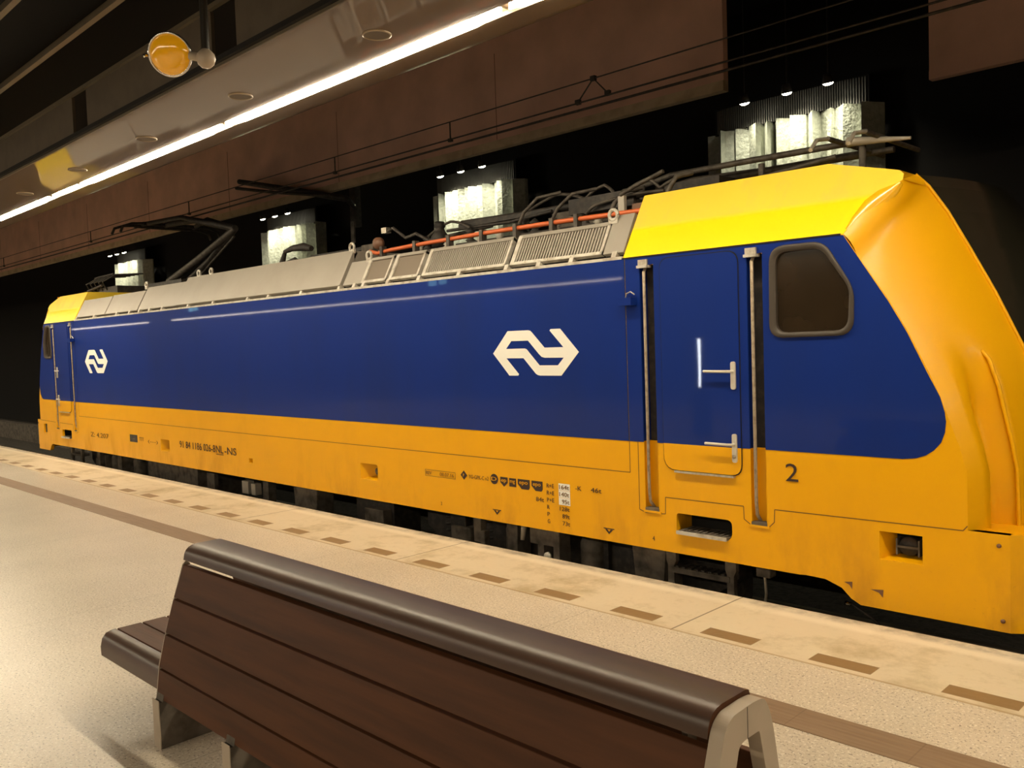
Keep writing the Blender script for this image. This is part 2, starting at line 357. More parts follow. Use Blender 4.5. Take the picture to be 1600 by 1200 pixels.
# linear lights in the soffit
def lin_light(L, hw=.062, lm='lamp'):
    t = thing('linear_light', '', 'ceiling light', group='linear lights in the soffit')
    b = MB(); b.prism([(-L/2, 4.38-hw*.15), (-L/2+.30, 4.38-hw), (L/2-.30, 4.38-hw), (L/2, 4.38-hw*.15), (L/2, 4.38+hw*.15), (L/2-.30, 4.38+hw), (-L/2+.30, 4.38+hw), (-L/2, 4.38+hw*.15)], z-.008, z+.03, lm, axis='z'); b.build('diffuser', t)
    b = MB(); b.box(-L/2, L/2, 4.31, 4.45, z+.03, z+.045, 'soffit_trim'); b.build('frame', t)
    return t
first = lin_light(3.98)
cents = [(-6.335, 'long linear ceiling light above the locomotive roof, longest lit stretch in view'),
         (-10.40, 'linear ceiling light between two dark joints, left of the amber lamp in the photo'),
         (-2.27, 'linear ceiling light cut off by the top edge of the photo')]
first.location = (cents[0][0], 0, 0); first['label'] = cents[0][1]
for x, l in cents[1:]: dup(first, (x, 0, 0), l)
sh = lin_light(1.02, .015); sh.location = (-13.0, 0, 0); sh['label'] = 'short thin linear ceiling light next to the reflected yellow patch'
dup(first, (-15.65, 0, 0), 'linear ceiling light running out of the left edge of the photo')
for k in range(12): dup(first, (-19.71-4.06*k, 0, 0), 'linear ceiling light in the row over the far end of the platform edge')
for k in range(4): dup(first, (1.79+4.06*k, 0, 0), 'linear ceiling light in the row beyond the right of the photo')
# the same row over the opposite platform edge, seen only as a thin line in the blue paint
fl = lin_light(4.0, .012, 'lamp_far'); fl['label'] = 'linear ceiling light over the opposite platform edge'; fl['group'] = 'linear lights over the opposite platform edge'; fl.location = (-23.1, -20.1, 0)
for k in range(1, 15):
    if k == 10: continue
    dup(fl, (-23.1-4.06*k, -20.1, 0), 'linear ceiling light over the opposite platform edge', 'linear lights over the opposite platform edge')
# unseen second row over the platform middle, added to light bench and train
for k in range(9): dup(first, (8-4.06*k, -9.4, 0), 'added unseen ceiling light over the middle of the platform', 'added unseen lights over the middle of the platform')
b = MB(); b.box(X0, X1, -5.6, -4.5, z+.035, z+.08, 'soffit'); struct(b, 'added_ceiling_middle')
b = MB(); b.box(X0, X1, -16.3, -15.2, z+.035, z+.08, 'soffit'); struct(b, 'ceiling_opposite')
# round discs in the soffit
DL = ['round ceiling disc nearest the camera, above the middle of the lit strip', 'second round ceiling disc from the camera, left of the amber lamp pole', 'third round ceiling disc from the camera in the soffit',
      'fourth ceiling disc, beside the yellow reflection in the soffit', 'fifth ceiling disc, farthest one at the left edge of the photo']
t = None
for k, l in enumerate(DL):
    if not t:
        t = thing('ceiling_disc', l, 'speaker', (-5.25, 3.99, z), 'round discs in the soffit')
        bb = MB(); bb.lathe([(.108, 0), (.108, -.008), (.098, -.012), (.094, -.006)], 'disc', n=32); bb.build('rim', t)
        bb = MB(); bb.lathe([(.094, -.006), (.05, -.007), (0, -.007)], 'soffit_trim', n=32); bb.build('grille', t)
    else: dup(t, (-5.25-2.04*k, 3.99, z), l)
# a lit round downlight farther along the soffit (its reflection is the bright patch on the floor)
t = thing('downlight', 'lit round downlight at the far left end of the soffit', 'ceiling light', (-16.3, 4.0, z))
bb = MB(); bb.lathe([(.16, 0), (.16, -.015), (.14, -.02)], 'disc', n=32); bb.build('rim', t)
bb = MB(); bb.lathe([(.14, -.012), (0, -.012)], 'downlight_lens', n=32); bb.build('lens', t)
dl = bpy.data.lights.new('downlight_beam', 'SPOT'); dl.energy = 60; dl.spot_size = 1.9; dl.shadow_soft_size = .14; dl.color = (1, .88, .65)
dlo = bpy.data.objects.new('downlight_beam', dl); C.objects.link(dlo); dlo.parent = t; dlo.location = (0, 0, -.03)

# ------------------------------------------------------------ lit columns and their spots
def column(xc, half, seed, label):
    rnd = random.Random(seed); t = thing('concrete_column', label, 'column', (xc, 12, -1.0), 'spot-lit ribbed columns beyond the track')
    n = 14; prof = []; xx = -half
    ws = [2*half/n*(.8+.4*rnd.random()) for _ in range(n)]; sc = 2*half/sum(ws); ws = [a*sc for a in ws]
    def ybase(x): u = abs(x)/half; return .02+.55*max(0, u-.62)**1.6*1.2
    for a in ws:
        o = rnd.uniform(-.05, .05); til = rnd.choice((-1, 1))*rnd.uniform(.03, .13)
        prof.append((xx+.004, ybase(xx)+o+til)); prof.append((xx+a-.004, ybase(xx+a)+o-til)); xx += a
    prof = [(-half, .32)]+prof+[(half, .32)]
    b = MB(); vs = []; fs = []; zs = [0, 6.07]
    # ribbed shaft: each rib is a slightly twisted vertical strip
    for z_ in zs:
        for p in prof: vs.append((p[0], p[1], z_))
    n2 = len(prof)
    for i in range(n2-1): fs.append((i, i+1, n2+i+1, n2+i))
    b.add(vs, fs, 'column'); b.build('shaft', t)
    b = MB(); k = 0; x = -half*.86
    while x < half*.86:
        b.box(x, x+.018, ybase(x)+.02, ybase(x)+.04, 6.07, 6.42, 'rod'); x += .036
    b.box(-half*.9, half*.9, .13, .16, 6.05, 6.45, 'dark')
    b.build('rod_crown', t)
    return t
cols = [(-6.2, 1.34, 3, 'widest lit ribbed column, behind the right end of the locomotive roof'), (-12.95, 1.30, 5, 'lit ribbed column behind the middle of the roof, above the orange pipe'),
        (-19.9, 1.32, 8, 'lit ribbed column behind the smooth grey roof hump'), (-30.1, 1.32, 11, 'smallest lit ribbed column, behind the far cab at the left')]
for c in cols: column(*c)
spot = None
nm = ['left', 'middle', 'right']; wh = ['widest column at the right', 'column in the middle of the photo', 'column behind the grey roof hump', 'smallest column at the far left']
for j, xs in enumerate([(-6.6, -5.94, -5.34), (-13.4, -12.79, -12.18), (-20.4, -19.8, -19.2), (-30.6, -30.0, -29.4)]):
    for i, x in enumerate(xs):
        lab = '%s one of three small spotlights over the %s' % (nm[i], wh[j])
        if not spot:
            spot = thing('spotlight', lab, 'spotlight', (x, 11.62, 5.33), 'small spotlights over the ribbed columns')
            b = MB(); ax = Vector((0, .25, -1)).normalized(); b.lathe([(0, -.10), (.05, -.10), (.07, -.02), (.074, .02), (.07, .02)], 'iron', axis=ax, n=16); b.tube([(0, 0, .09), (0, 0, 1.67)], .008, 'iron', 6); b.build('housing', spot)
            b = MB(); b.lathe([(.072, .018), (.05, .040), (0, .05)], 'spot_lens', axis=ax, n=16); b.build('lens', spot)
            cur = spot
        else: cur = dup(spot, (x, 11.62, 5.33), lab)
        l = bpy.data.lights.new('spotlight_beam', 'SPOT'); l.energy = 23*(1, .9, .7, .75)[j]*(1.5, .9, .7)[i]; l.spot_size = 2.1; l.spot_blend = 1.0; l.shadow_soft_size = .03; l.color = (1, .95, .70)
        lo = bpy.data.objects.new('spotlight_beam', l); C.objects.link(lo); lo.parent = cur; lo.location = (0, .02, -.05)
        lo.rotation_euler = Vector((0, .34, -1)).to_track_quat('-Z', 'Y').to_euler()

# ------------------------------------------------------------ track and overhead line
RZ = -.80; YC = 7.39
for s_, lab in ((-1, 'running rail on the platform side of the track'), (1, 'running rail on the far side of the track')):
    y = YC+s_*.7525; b = MB(); b.prism([(y-.075, RZ-.17), (y+.075, RZ-.17), (y+.02, RZ-.13), (y+.012, RZ-.05), (y+.036, RZ-.035), (y+.036, RZ), (y-.036, RZ), (y-.036, RZ-.035), (y-.012, RZ-.05), (y-.02, RZ-.13)], X0, X1, 'rail', axis='x')
    tag(b.build('running_rail'), lab, 'rail', 'running rails of the track')
ow = thing('overhead_line', 'thin overhead contact wires with droppers in front of the brown fascia', 'overhead wire', (0, YC, 0))
b = MB(); b.tube([(X0, 0, 4.52), (X1, 0, 4.52)], .010, 'iron', 6); b.build('contact_wire', ow)
b = MB(); b.tube([(X0, 0, 4.44), (X1, 0, 4.44)], .014, 'iron', 6); b.build('contact_wire', ow)
b = MB(); b.tube([(X0, 0, 4.735), (X1, 0, 4.735)], .008, 'iron', 6); b.build('messenger_wire', ow)
for x in (-8.30, -10.85, -15.6, -20.5, -27):
    b = MB(); b.tube([(x, 0, 4.50), (x, 0, 4.735)], .010, 'iron', 6); b.box(x-.03, x+.03, -.02, .02, 4.49, 4.53, 'iron'); b.build('dropper', ow)
b = MB(); b.tube([(-6.20, 0, 4.53), (-5.98, 0, 4.735), (-5.79, 0, 4.54)], .009, 'iron', 6)
for p in ((-6.20, 4.53), (-5.98, 4.735), (-5.79, 4.54)): b.box(p[0]-.03, p[0]+.03, -.02, .02, p[1]-.025, p[1]+.025, 'iron')
b.build('dropper', ow)
cv = thing('cantilever_arm', 'dark overhead line arm with hanging post left of the middle column', 'support arm', (-13.35, 9.5, 0))
b = MB(); b.tube([(-2.86, -.75, 5.33), (-.6, -.42, 4.80), (.35, -.42, 4.58), (0, 0, 4.5)], [.05, .06, .055, .05, .04], 'iron'); b.tube([(-2.9, -.8, 5.2), (-1.9, -.6, 5.0), (.1, -.42, 4.66)], .03, 'iron'); b.build('arm', cv)
b = MB(); b.box(-.09, .09, -.06, .06, 4.15, 6.99, 'iron'); b.build('post', cv)
b = MB(); b.box(-.05, .05, -.09, -.06, 3.86, 4.25, 'dirty_grey'); b.build('insulator', cv)

# ------------------------------------------------------------ amber lamp on its pole
al = thing('signal_lamp', 'round amber glass lamp hanging from a dark pole by a ball joint', 'lamp', (-5.65, 2.6, 3.92))
axn = Vector((.70, -.66, -.40)).normalized()
b = MB(); b.lathe([(0, -.26), (.045, -.25), (.085, -.19), (.125, -.08), (.138, -.02), (.140, .0), (.132, .005)], 'black_pole', axis=axn, n=32); b.build('housing', al)
b = MB(); b.lathe([(.126, .0), (.112, .022), (.075, .040), (.03, .050), (0, .052)], 'amber', axis=axn, n=32); b.build('lens', al)
b = MB(); b.lathe([(.126, .0), (.134, .010), (.142, .0)], 'chrome', axis=axn, n=32)
side = Vector((.707, .707, 0)); b.tube([(-side*.155), (-side*.145+axn*.02), (-side*.165+axn*.03)], .010, 'chrome'); b.build('rim', al)
bc = side*.235+Vector((0, 0, -.035))
b = MB(); b.lathe([(0, -.062), (.03, -.056), (.052, -.035), (.062, 0), (.055, .03), (.03, .056), (.012, .075)], 'ball', loc=bc, n=24); b.tube([side*.13+Vector((0, 0, -.01)), bc], .028, 'ball'); b.build('ball_joint', al)
b = MB(); b.tube([bc+Vector((0, 0, .05)), bc+Vector((0, 0, 1.7))], .026, 'black_pole', 14); b.build('pole', al)

# ------------------------------------------------------------ locomotive
XC = -10.98; YS = 5.90; ZT = 2.626
SLY, SLZ = 6.19, 3.174
loco = thing('locomotive', 'yellow and blue electric locomotive standing along the platform edge', 'locomotive', (0, 0, 0))
def ident(x, y, z): return (x, y, z)
def mx(x): return 2*XC-(x if x < -3.2 else -3.2+(x+3.2)*.70)
def mir(x, y, z): return (mx(x), y, z)
def sl(x, t, off=0):   # a point on the sloping roof side: t=0 at the body, 1 at the cab roof edge; off = outward
    n = Vector((0, -.548, .29)).normalized()*off
    return (x, YS+(SLY-YS)*t+n.y, ZT+(SLZ-ZT)*t+n.z)
def slbox(b, x0, x1, t0, t1, o0, o1, mt):
    v = [sl(x, t, o) for x in (x0, x1) for t in (t0, t1) for o in (o0, o1)]
    b.add(v, [(0, 1, 3, 2), (4, 6, 7, 5), (0, 4, 5, 1), (2, 3, 7, 6), (0, 2, 6, 4), (1, 5, 7, 3)], mt)
CR = [(-2.62, 2.626), (-2.53, 2.485), (-2.437, 2.343), (-2.312, 2.152), (-2.19, 1.936), (-2.07, 1.684), (-1.995, 1.519), (-1.955, 1.397), (-1.883, 1.196), (-1.843, 1.036), (-1.840, .672)]
BR = [(-2.285, 6.30, 3.02), (-2.215, 6.35, 2.935), (-2.112, 6.40, 2.757), (-1.985, 6.43, 2.50), (-1.84, 6.46, 2.20), (-1.673, 6.5, 1.804), (-1.63, 6.5, 1.62), (-1.61, 6.5, 1.45), (-1.58, 6.5, 1.2), (-1.565, 6.5, 1.036), (-1.55, 6.5, .672)]
win_o = rp([(-3.185, 1.926), (-2.551, 1.930), (-2.548, 2.25), (-2.755, 2.596), (-3.175, 2.594)], [.11, .12, .08, .10, .12])
win_i = rp([(-3.132, 1.965), (-2.600, 1.968), (-2.585, 2.255), (-2.785, 2.548), (-3.132, 2.548)], [.08, .09, .06, .07, .09])
slots = [rp(rect(-4.345, -4.205, .52, 2.556), .02, 3), rp(rect(-3.362, -3.232, .53, 2.556), .02, 3)]
step_h = rp(rect(-4.04, -3.53, .365, .53), [.03, .08, .05, .03]); jack_h = rect(-2.40, -2.118, .405, .597)
def mset(poly): return [(mx(x), zz) for x, zz in poly]
box_r = rp(rect(-8.41, -8.075, .43, .612), [.01, .03, .03, .01]); box_l = rp(rect(-13.88, -13.55, .40, .588), .02); box_s = rect(-11.03, -10.93, .416, .48)
skirt_r = [(-2.98, .20), (-2.93, .205), (-2.785, .200), (-2.669, .159), (-2.601, .094), (-2.534, .060), (-1.60, .060), (-1.60, .672), (-1.840, .672)]
outl = skirt_r+CR[::-1][1:]
outl = outl+mset(outl)[::-1]
holes = slots+[win_o, step_h, jack_h]; holes = holes+[mset(h) for h in holes]+[box_r, box_l, box_s]
b = MB(); b.sheet(outl, holes, YS, 'yellow', rim=.06, hole_depth=.04); b.build('side_panel', loco)
# rest of the shell: far side, decks, dark interior
b = MB(); YF = 2*YC-YS
b.sheet(outl, [], YF, 'yellow'); b.box(-19.0, -2.95, YS+.25, YF-.02, 1.0, 2.6, 'dark'); b.box(-19.3, -2.30, YS+.30, YF-.02, .24, 1.0, 'dark')
b.quad((-19.3, YF, ZT), (-2.65, YF, ZT), (-2.65, YF-.29, SLZ), (-19.3, YF-.29, SLZ), 'grey_roof')
b.box(-17.4, -4.55, 6.3, YF-.3, 2.60, 2.92, 'dirty_grey'); b.box(-17.4, -4.5, 6.45, YF-.45, 2.9, 2.97, 'iron')
b.build('body_shell', loco)
# blue livery panels
def bl(xs):
    b = MB(); o = [(x_, z_) for x_, z_ in xs]; return o
b = MB(); b.sheet(rect(2*XC+4.497, -4.497, 1.092, ZT-.004), [], YS-.004, 'blue', rim=.004); b.build('blue_side_panel', loco)
dec = []
for F, sgn in ((ident, 1), (mir, -1)):
    fr = [(-2.62, 2.618), (-2.45, 2.35), (-2.322, 2.152), (-2.20, 1.936), (-2.082, 1.684), (-2.00, 1.519), (-1.972, 1.42), (-1.965, 1.36), (-1.972, 1.29), (-1.995, 1.225), (-2.04, 1.17), (-2.09, 1.135), (-2.15, 1.112), (-2.24, 1.101)]
    o = [(-4.490, 2.622), (-2.68, 2.622)]+fr+[(-3.232, 1.099), (-3.232, 2.556), (-3.362, 2.556), (-3.362, 1.097), (-4.205, 1.094), (-4.205, 2.556), (-4.345, 2.556), (-4.345, 1.092), (-4.490, 1.092)]
    door = rp(rect(-4.138, -3.434, .885, 2.592), [.12, .09, .10, .09])
    dtop = [(x, max(zz, 1.097)) for x, zz in door]
    b = MB(F); b.sheet(o, [win_o], YS-.004, 'blue', rim=.004); b.build('blue_cab_panel', loco)
    # door leaf: blue above, yellow below, a dark joint round it
    d = MB(F); big = [( -3.786+(x+3.786)*1.022, 1.74+(zz-1.74)*1.008) for x, zz in door]
    d.sheet(big, [door], YS-.0052, 'dark', hole_depth=.001)
    up_ = [p for p in door if p[1] > 1.097]; lo_ = [p for p in door if p[1] <= 1.097]
    # order: rp starts at lower-left corner
    d.prism([(-4.138, 1.097), (-3.434, 1.097)]+up_, YS-.012, YS-.004, 'blue_door'); d.prism([(-4.138, 1.097)]+lo_+[(-3.434, 1.097)], YS-.012, YS-.003, 'yellow')
    dr = d.build('cab_door', loco)
    d = MB(F); d.box(-4.03, -3.49, YS-.03, YS, .866, .880, 'steel'); d.build('door_sill', loco)
    for hz, hb in ((1.683, (1.545, 1.757)), (1.125, (.985, 1.205))):
        d = MB(F); d.prism(rp(rect(-3.502, -3.462, hb[0], hb[1]), .018, 4), YS-.026, YS-.010, 'handle')
        d.tube([(-3.484, YS-.02, hz), (-3.484, YS-.065, hz), (-3.52, YS-.072, hz), (-3.71, YS-.072, hz+.002)], .011, 'handle')
        if hz < 1.5: d.lathe([(.014, -.030), (.014, -.034), (0, -.034)], 'steel', (-3.483, YS, 1.03), (0, 1, 0), 12)
        d.build('handle', dr)
    # handrails in their recesses
    for k, (xr, s0) in enumerate(((-4.300, slots[0]), (-3.318, slots[1]))):
        xa, xb = (-4.345, -4.205) if k == 0 else (-3.362, -3.232)
        d = MB(F); d.box(xa, xb, YS+.10, YS+.105, 1.1, 2.556, 'iron'); d.box(xa, xb, YS+.08, YS+.085, .52, 1.1, 'yellow')  # upper back black instead of body blue: recess shade put into the colour
        d.box(xa-.001, xa+.003, YS, YS+.10, 1.1, 2.556, 'blue'); d.box(xb-.003, xb+.001, YS, YS+.10, 1.1, 2.556, 'blue'); d.box(xb-.003, xb+.001, YS, YS+.10, .52, 1.1, 'yellow'); d.box(xa-.001, xa+.003, YS, YS+.1, .52, 1.1, 'yellow')
        d.build('handrail_recess', loco)
        d = MB(F); d.tube([(xr, YS+.06, .545), (xr, YS+.01, .60), (xr, YS-.002, .7), (xr, YS-.002, 2.50), (xr, YS+.03, 2.54)], .0135, 'rail_tan', 10)
        hr = d.build('handrail', loco)
        d = MB(F); d.box(xr-.045, xr+.045, YS-.022, YS+.03, 2.553, 2.60, 'steel'); d.box(xr-.052, xr+.052, YS-.035, YS+.03, 2.532, 2.553, 'grey_light'); d.build('bracket', hr)
        d = MB(F); d.box(xa-.01, xb+.02, YS-.012, YS+.02, .505, .522, 'yellow'); d.box(xa, xb, YS-.002, YS+.06, .521, .545, 'dirty_grey'); d.build('sill', hr)
    # side window
    d = MB(F); d.sheet(win_o, [win_i], YS+.004, 'rubber', hole_depth=.03)
    n = len(win_o)
    mid = [( (a[0]*.7+c_[0]*.3), (a[1]*.7+c_[1]*.3)) for a, c_ in zip(win_o, win_i)]
    d.add([(p[0], YS-.006, p[1]) for p in win_o]+[(p[0], YS-.028, p[1]) for p in mid]+[(p[0], YS+.006, p[1]) for p in win_i], [(i, (i+1) % n, n+(i+1) % n, n+i) for i in range(n)]+[(n+i, n+(i+1) % n, 2*n+(i+1) % n, 2*n+i) for i in range(n)], 'rubber', True)
    wn = d.build('window_frame', loco)
    d = MB(F); d.sheet(win_i, [], YS+.03, 'glass'); d.build('window_pane', wn)
    # step opening with a tread, jacking pocket, lamp bracket
    d = MB(F); d.box(-4.05, -3.52, YS+.22, YS+.23, .30, .60, 'dark'); d.box(-4.04, -3.53, YS+.04, YS+.22, .53, .54, 'dark'); d.box(-4.05, -4.04, YS+.04, YS+.22, .36, .54, 'yellow'); d.box(-3.53, -3.52, YS+.04, YS+.22, .36, .54, 'dark')
    d.build('step_recess', loco)
    d = MB(F); d.box(-4.02, -3.56, YS-.035, YS+.20, .372, .392, 'dirty_grey'); d.box(-4.02, -3.56, YS-.040, YS-.033, .368, .396, 'grey_light')
    for k in range(9): d.box(-3.99+.048*k, -3.965+.048*k, YS+.0, YS+.16, .392, .400, 'dirty_grey')
    d.build('step_tread', loco)
    d = MB(F); d.box(-2.41, -2.11, YS+.13, YS+.14, .39, .62, 'dark')
    d.add([(-2.40, YS, .405), (-2.33, YS+.13, .43), (-2.33, YS+.13, .59), (-2.40, YS, .597)], [(0, 1, 2, 3)], 'yellow'); d.add([(-2.40, YS, .405), (-2.118, YS, .405), (-2.13, YS+.13, .43), (-2.33, YS+.13, .43)], [(0, 1, 2, 3)], 'yellow')
    d.box(-2.125, -2.118, YS+.03, YS+.13, .405, .597, 'dirty_grey')
    d.lathe([(0, .06), (.062, .06), (.066, .09), (.066, .13)], 'iron', (-2.23, YS, .50), (0, 1, 0), 20); d.box(-2.31, -2.30, YS+.05, YS+.13, .44, .55, 'dirty_grey'); d.box(-2.165, -2.155, YS+.05, YS+.13, .44, .55, 'dirty_grey'); d.box(-2.30, -2.16, YS+.05, YS+.06, .49, .505, 'dirty_grey')
    d.build('jacking_socket', loco)
    d = MB(F); d.box(-4.505, -4.375, YS-.09, YS-.004, 2.23, 2.295, 'blue'); d.tube([(-4.48, YS-.02, 2.295), (-4.46, YS-.03, 2.33), (-4.42, YS-.03, 2.345), (-4.38, YS-.03, 2.32)], .006, 'steel'); d.build('lamp_bracket', loco, bevel=.008)
    # seam lines of the body panels
    d = MB(F)
    def line(pts, w=.007, mt='seam', yy=YS-.0015):
        for (ax, az), (bx, bz) in zip(pts, pts[1:]):
            dx, dz = bx-ax, bz-az; L = math.hypot(dx, dz); nx, nz = -dz/L*w/2, dx/L*w/2
            d.add([(ax+nx, yy, az+nz), (bx+nx, yy, bz+nz), (bx-nx, yy, bz-nz), (ax-nx, yy, az-nz)], [(0, 1, 2, 3)], mt)
    line([(-4.494, 1.09), (-4.494, .825), (-10.98, .818)]); line([(-4.405, 1.09), (-4.405, .52), (-4.34, .50), (-4.20, .505), (-4.145, .51), (-4.141, .648), (-3.427, .653), (-3.424, .555), (-3.37, .52)])
    line([(-3.37, .515), (-3.22, .515), (-3.174, .56), (-3.170, .655), (-1.868, .668), (-1.842, .700)])
    line([(-4.494, 2.618), (-4.494, 1.09)], .005, 'dark', YS-.006)
    d.build('panel_seams', loco)
    # nose: rounded corner, handrail ridge, front face
    d = MB(F); K = 12; rows = []
    crease = [sl(-2.62, 0), sl(-2.454, .38), sl(-2.285, .62), (-2.285, 6.30, 3.02)]
    def crp(t):
        f = t*3; i = min(int(f), 2); u = f-i; return Vector(crease[i]).lerp(Vector(crease[i+1]), u)
    rows.append([crp(k/K) for k in range(K+1)])
    A2 = []; B2 = []
    for (a, c_) in zip(CR[1:], BR[1:]): A2.append(Vector((a[0], YS, a[1]))); B2.append(Vector(c_))
    # denser rows
    AA = []; BB = []
    for i in range(len(A2)):
        AA.append(A2[i]); BB.append(B2[i])
        if i < len(A2)-1:
            for q in (1/3, 2/3): AA.append(A2[i].lerp(A2[i+1], q)); BB.append(B2[i].lerp(B2[i+1], q))
    for a, c_ in zip(AA, BB):
        row = []
        for k in range(K+1):
            t_ = k/K; p = a.lerp(c_, t_); n_ = Vector((c_.y-a.y, -(c_.x-a.x), 0)).normalized()
            p = p+n_*(.035*math.sin(PI*t_))
            ref = 1.80; dep = min(1, max(0, (ref+.05-p.z)/.45))
            if .28 < t_ < .56: p = p-n_*(.13*dep*math.sin(PI*(t_-.28)/.28)**.8)
            row.append(p)
        rows.append(row)
    rows[1:1] = [[a_.lerp(b_, q)+Vector((.6, -.6, .5))*.02*math.sin(PI*q) for a_, b_ in zip(rows[0], rows[1])] for q in (.25, .5, .75)]
    vs = [p for r_ in rows for p in r_]; W = K+1
    d.add(vs, [(i*W+k, i*W+k+1, (i+1)*W+k+1, (i+1)*W+k) for i in range(len(rows)-1) for k in range(K)], 'yellow', True)
    d.build('nose_corner', loco)
    d = MB(F); rid = []
    for a, c_ in list(zip(AA, BB)):
        if a.z > 1.75: continue
        n_ = Vector((c_.y-a.y, -(c_.x-a.x), 0)).normalized(); rid.append(a.lerp(c_, .57)+n_*.047)
    top = rid[0]+Vector((-.035, .0, .045)); d.tube([top+Vector((-.06, .03, -.01)), top]+rid, .014, 'yellow', 10); d.build('nose_handrail', loco)
    d = MB(F); inw = Vector((-.42, .83, -.40)).normalized(); cp = [(sl(-2.60, .05), .02), (sl(-2.55, .18), .05), (sl(-2.46, .36), .085), (sl(-2.38, .48), .08), (sl(-2.32, .56), .05), (sl(-2.29, .60), .015)]
    d.tube([Vector(p_)+inw*r_*.985 for p_, r_ in cp], [r_ for p_, r_ in cp], 'yellow_gloss', 40); d.build('roof_crease', loco)
    # skirt corner
    d = MB(F); pl = [(-1.60, YS), (-1.53, YS+.05), (-1.47, 6.2), (-1.44, YC), (-1.47, 2*YC-6.2), (-1.60, YF)]
    for (a, c_) in zip(pl, pl[1:]): d.quad((a[0], a[1], .06), (c_[0], c_[1], .06), (c_[0], c_[1], .672), (a[0], a[1], .672), 'yellow')
    d.add([(x, y, .672) for x, y in pl]+[(-1.9, YF, .672), (-1.9, YS, .672)], [tuple(range(8))], 'yellow'); d.build('buffer_beam', loco)
    d = MB(F)
    for x_, z_ in ((-1.66, .60), (-1.64, .13)): d.lathe([(.014, -.004), (.014, -.010), (.006, -.012), (0, -.012)], 'rust_disc', (x_, YS, z_), (0, 1, 0), 10)
    d.build('bolts', loco)
    # front face with windscreen
    d = MB(F)
    def frow(bx, by, bz, bul, m0, n=10):
        return [(bx+bul*math.sin(PI*k/n)**.8, by+(2*YC-2*by)*k/n, bz) for k in range(n+1)]
    fr = [frow(c_[0], c_[1], c_[2], .20, 0) for c_ in BR]
    for i in range(len(fr)-1):
        mt_ = 'screen' if BR[i][2] > 1.9 else 'yellow'
        d.add(fr[i]+fr[i+1], [(k, k+1, 11+k+1, 11+k) for k in range(10)], mt_, True)
    d.add([(-2.62, SLY, SLZ), (-2.62, 2*YC-SLY, SLZ)]+fr[0], [(0, 1)+tuple(range(12, 1, -1))], 'yellow')
    d.build('cab_front', loco)
    for s_ in (0, 1):
        d = MB(F); g = [Vector(c_)+Vector((.004, -.004, .0)) for c_ in BR[:7]]
        if s_: g = [Vector((p.x, 2*YC-p.y, p.z)) for p in g]
        d.tube(g, .012, 'yellow', 8); d.build('windscreen_surround', loco)
    # cab roof
    d = MB(F)
    top = [sl(-4.512, 0), sl(-4.485, 1), sl(-2.85, 1), sl(-2.60, .87), sl(-2.42, .80), sl(-2.32, .75), sl(-2.285, .69), sl(-2.285, .62), sl(-2.454, .38), sl(-2.55, .20), sl(-2.62, 0)]
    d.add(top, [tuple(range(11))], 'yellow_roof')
    far = [(-2.285, 6.30, 3.02), (-2.285, 8.48, 3.02), (-2.6, 2*YC-SLY, 3.1), (-4.485, 2*YC-SLY, SLZ)]
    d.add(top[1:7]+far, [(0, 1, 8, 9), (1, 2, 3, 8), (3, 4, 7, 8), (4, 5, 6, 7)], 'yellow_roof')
    d.add([top[4], top[5], top[6], top[7], (-2.285, 6.30, 3.02), (-2.21, 6.36, 2.93)], [(0, 1, 4), (1, 2, 4), (2, 3, 4), (3, 5, 4)], 'yellow')
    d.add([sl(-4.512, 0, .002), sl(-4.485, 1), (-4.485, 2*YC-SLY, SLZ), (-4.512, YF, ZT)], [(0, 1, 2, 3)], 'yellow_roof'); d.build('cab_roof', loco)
    d = MB(F); d.box(-4.52, -2.64, YS-.008, YS+.02, ZT-.006, ZT+.006, 'dark'); d.build('rain_gutter', loco)

# grey roof side
b = MB(); b.quad(sl(-17.45, 0, -.07), sl(-4.51, 0, -.07), sl(-4.51, .60, -.07), sl(-17.45, .60, -.07), 'dark'); b.build('roof_backing', loco)
b = MB(); b.box(2*XC+4.52, -4.52, YS-.006, YS+.05, ZT-.004, ZT+.022, 'grey_light'); b.build('roof_rail', loco)
b = MB(); slbox(b, -17.44, -4.52, .03, .10, -.06, -.05, 'dark'); b.build('roof_slot', loco)
ticks = MB()
for x in [-17.38, -16.5, -15.45, -14.9, -14.5, -14.1, -13.62, -12.7, -11.9, -10.9, -10.35, -9.55, -8.72, -8.42, -8.24, -7.78, -7.24, -6.6, -5.92, -5.5, -5.1, -4.62]:
    slbox(ticks, x-.025, x+.025, .02, .13, -.05, .006, 'grey_light')
ticks.build('slot_posts', loco)
for x0, x1, tt in ((-17.42, -16.03, .70), (-16.0, -14.62, .72), (-14.58, -13.14, .80)):
    p = MB(); slbox(p, x0, x1, .11, tt, -.05, .0, 'grey_roof'); p.build('roof_panel', loco, bevel=.006)
p = MB(); slbox(p, -13.11, -8.70, .10, .885, -.05, .018, 'grey_roof'); p.box(-13.11, -8.70, 6.14, 6.9, 2.9, 3.108, 'grey_roof'); p.build('roof_hump', loco, bevel=.006)
p = MB(); slbox(p, -8.66, -8.30, .11, .62, -.05, .0, 'grey_roof'); p.build('roof_panel', loco, bevel=.006)
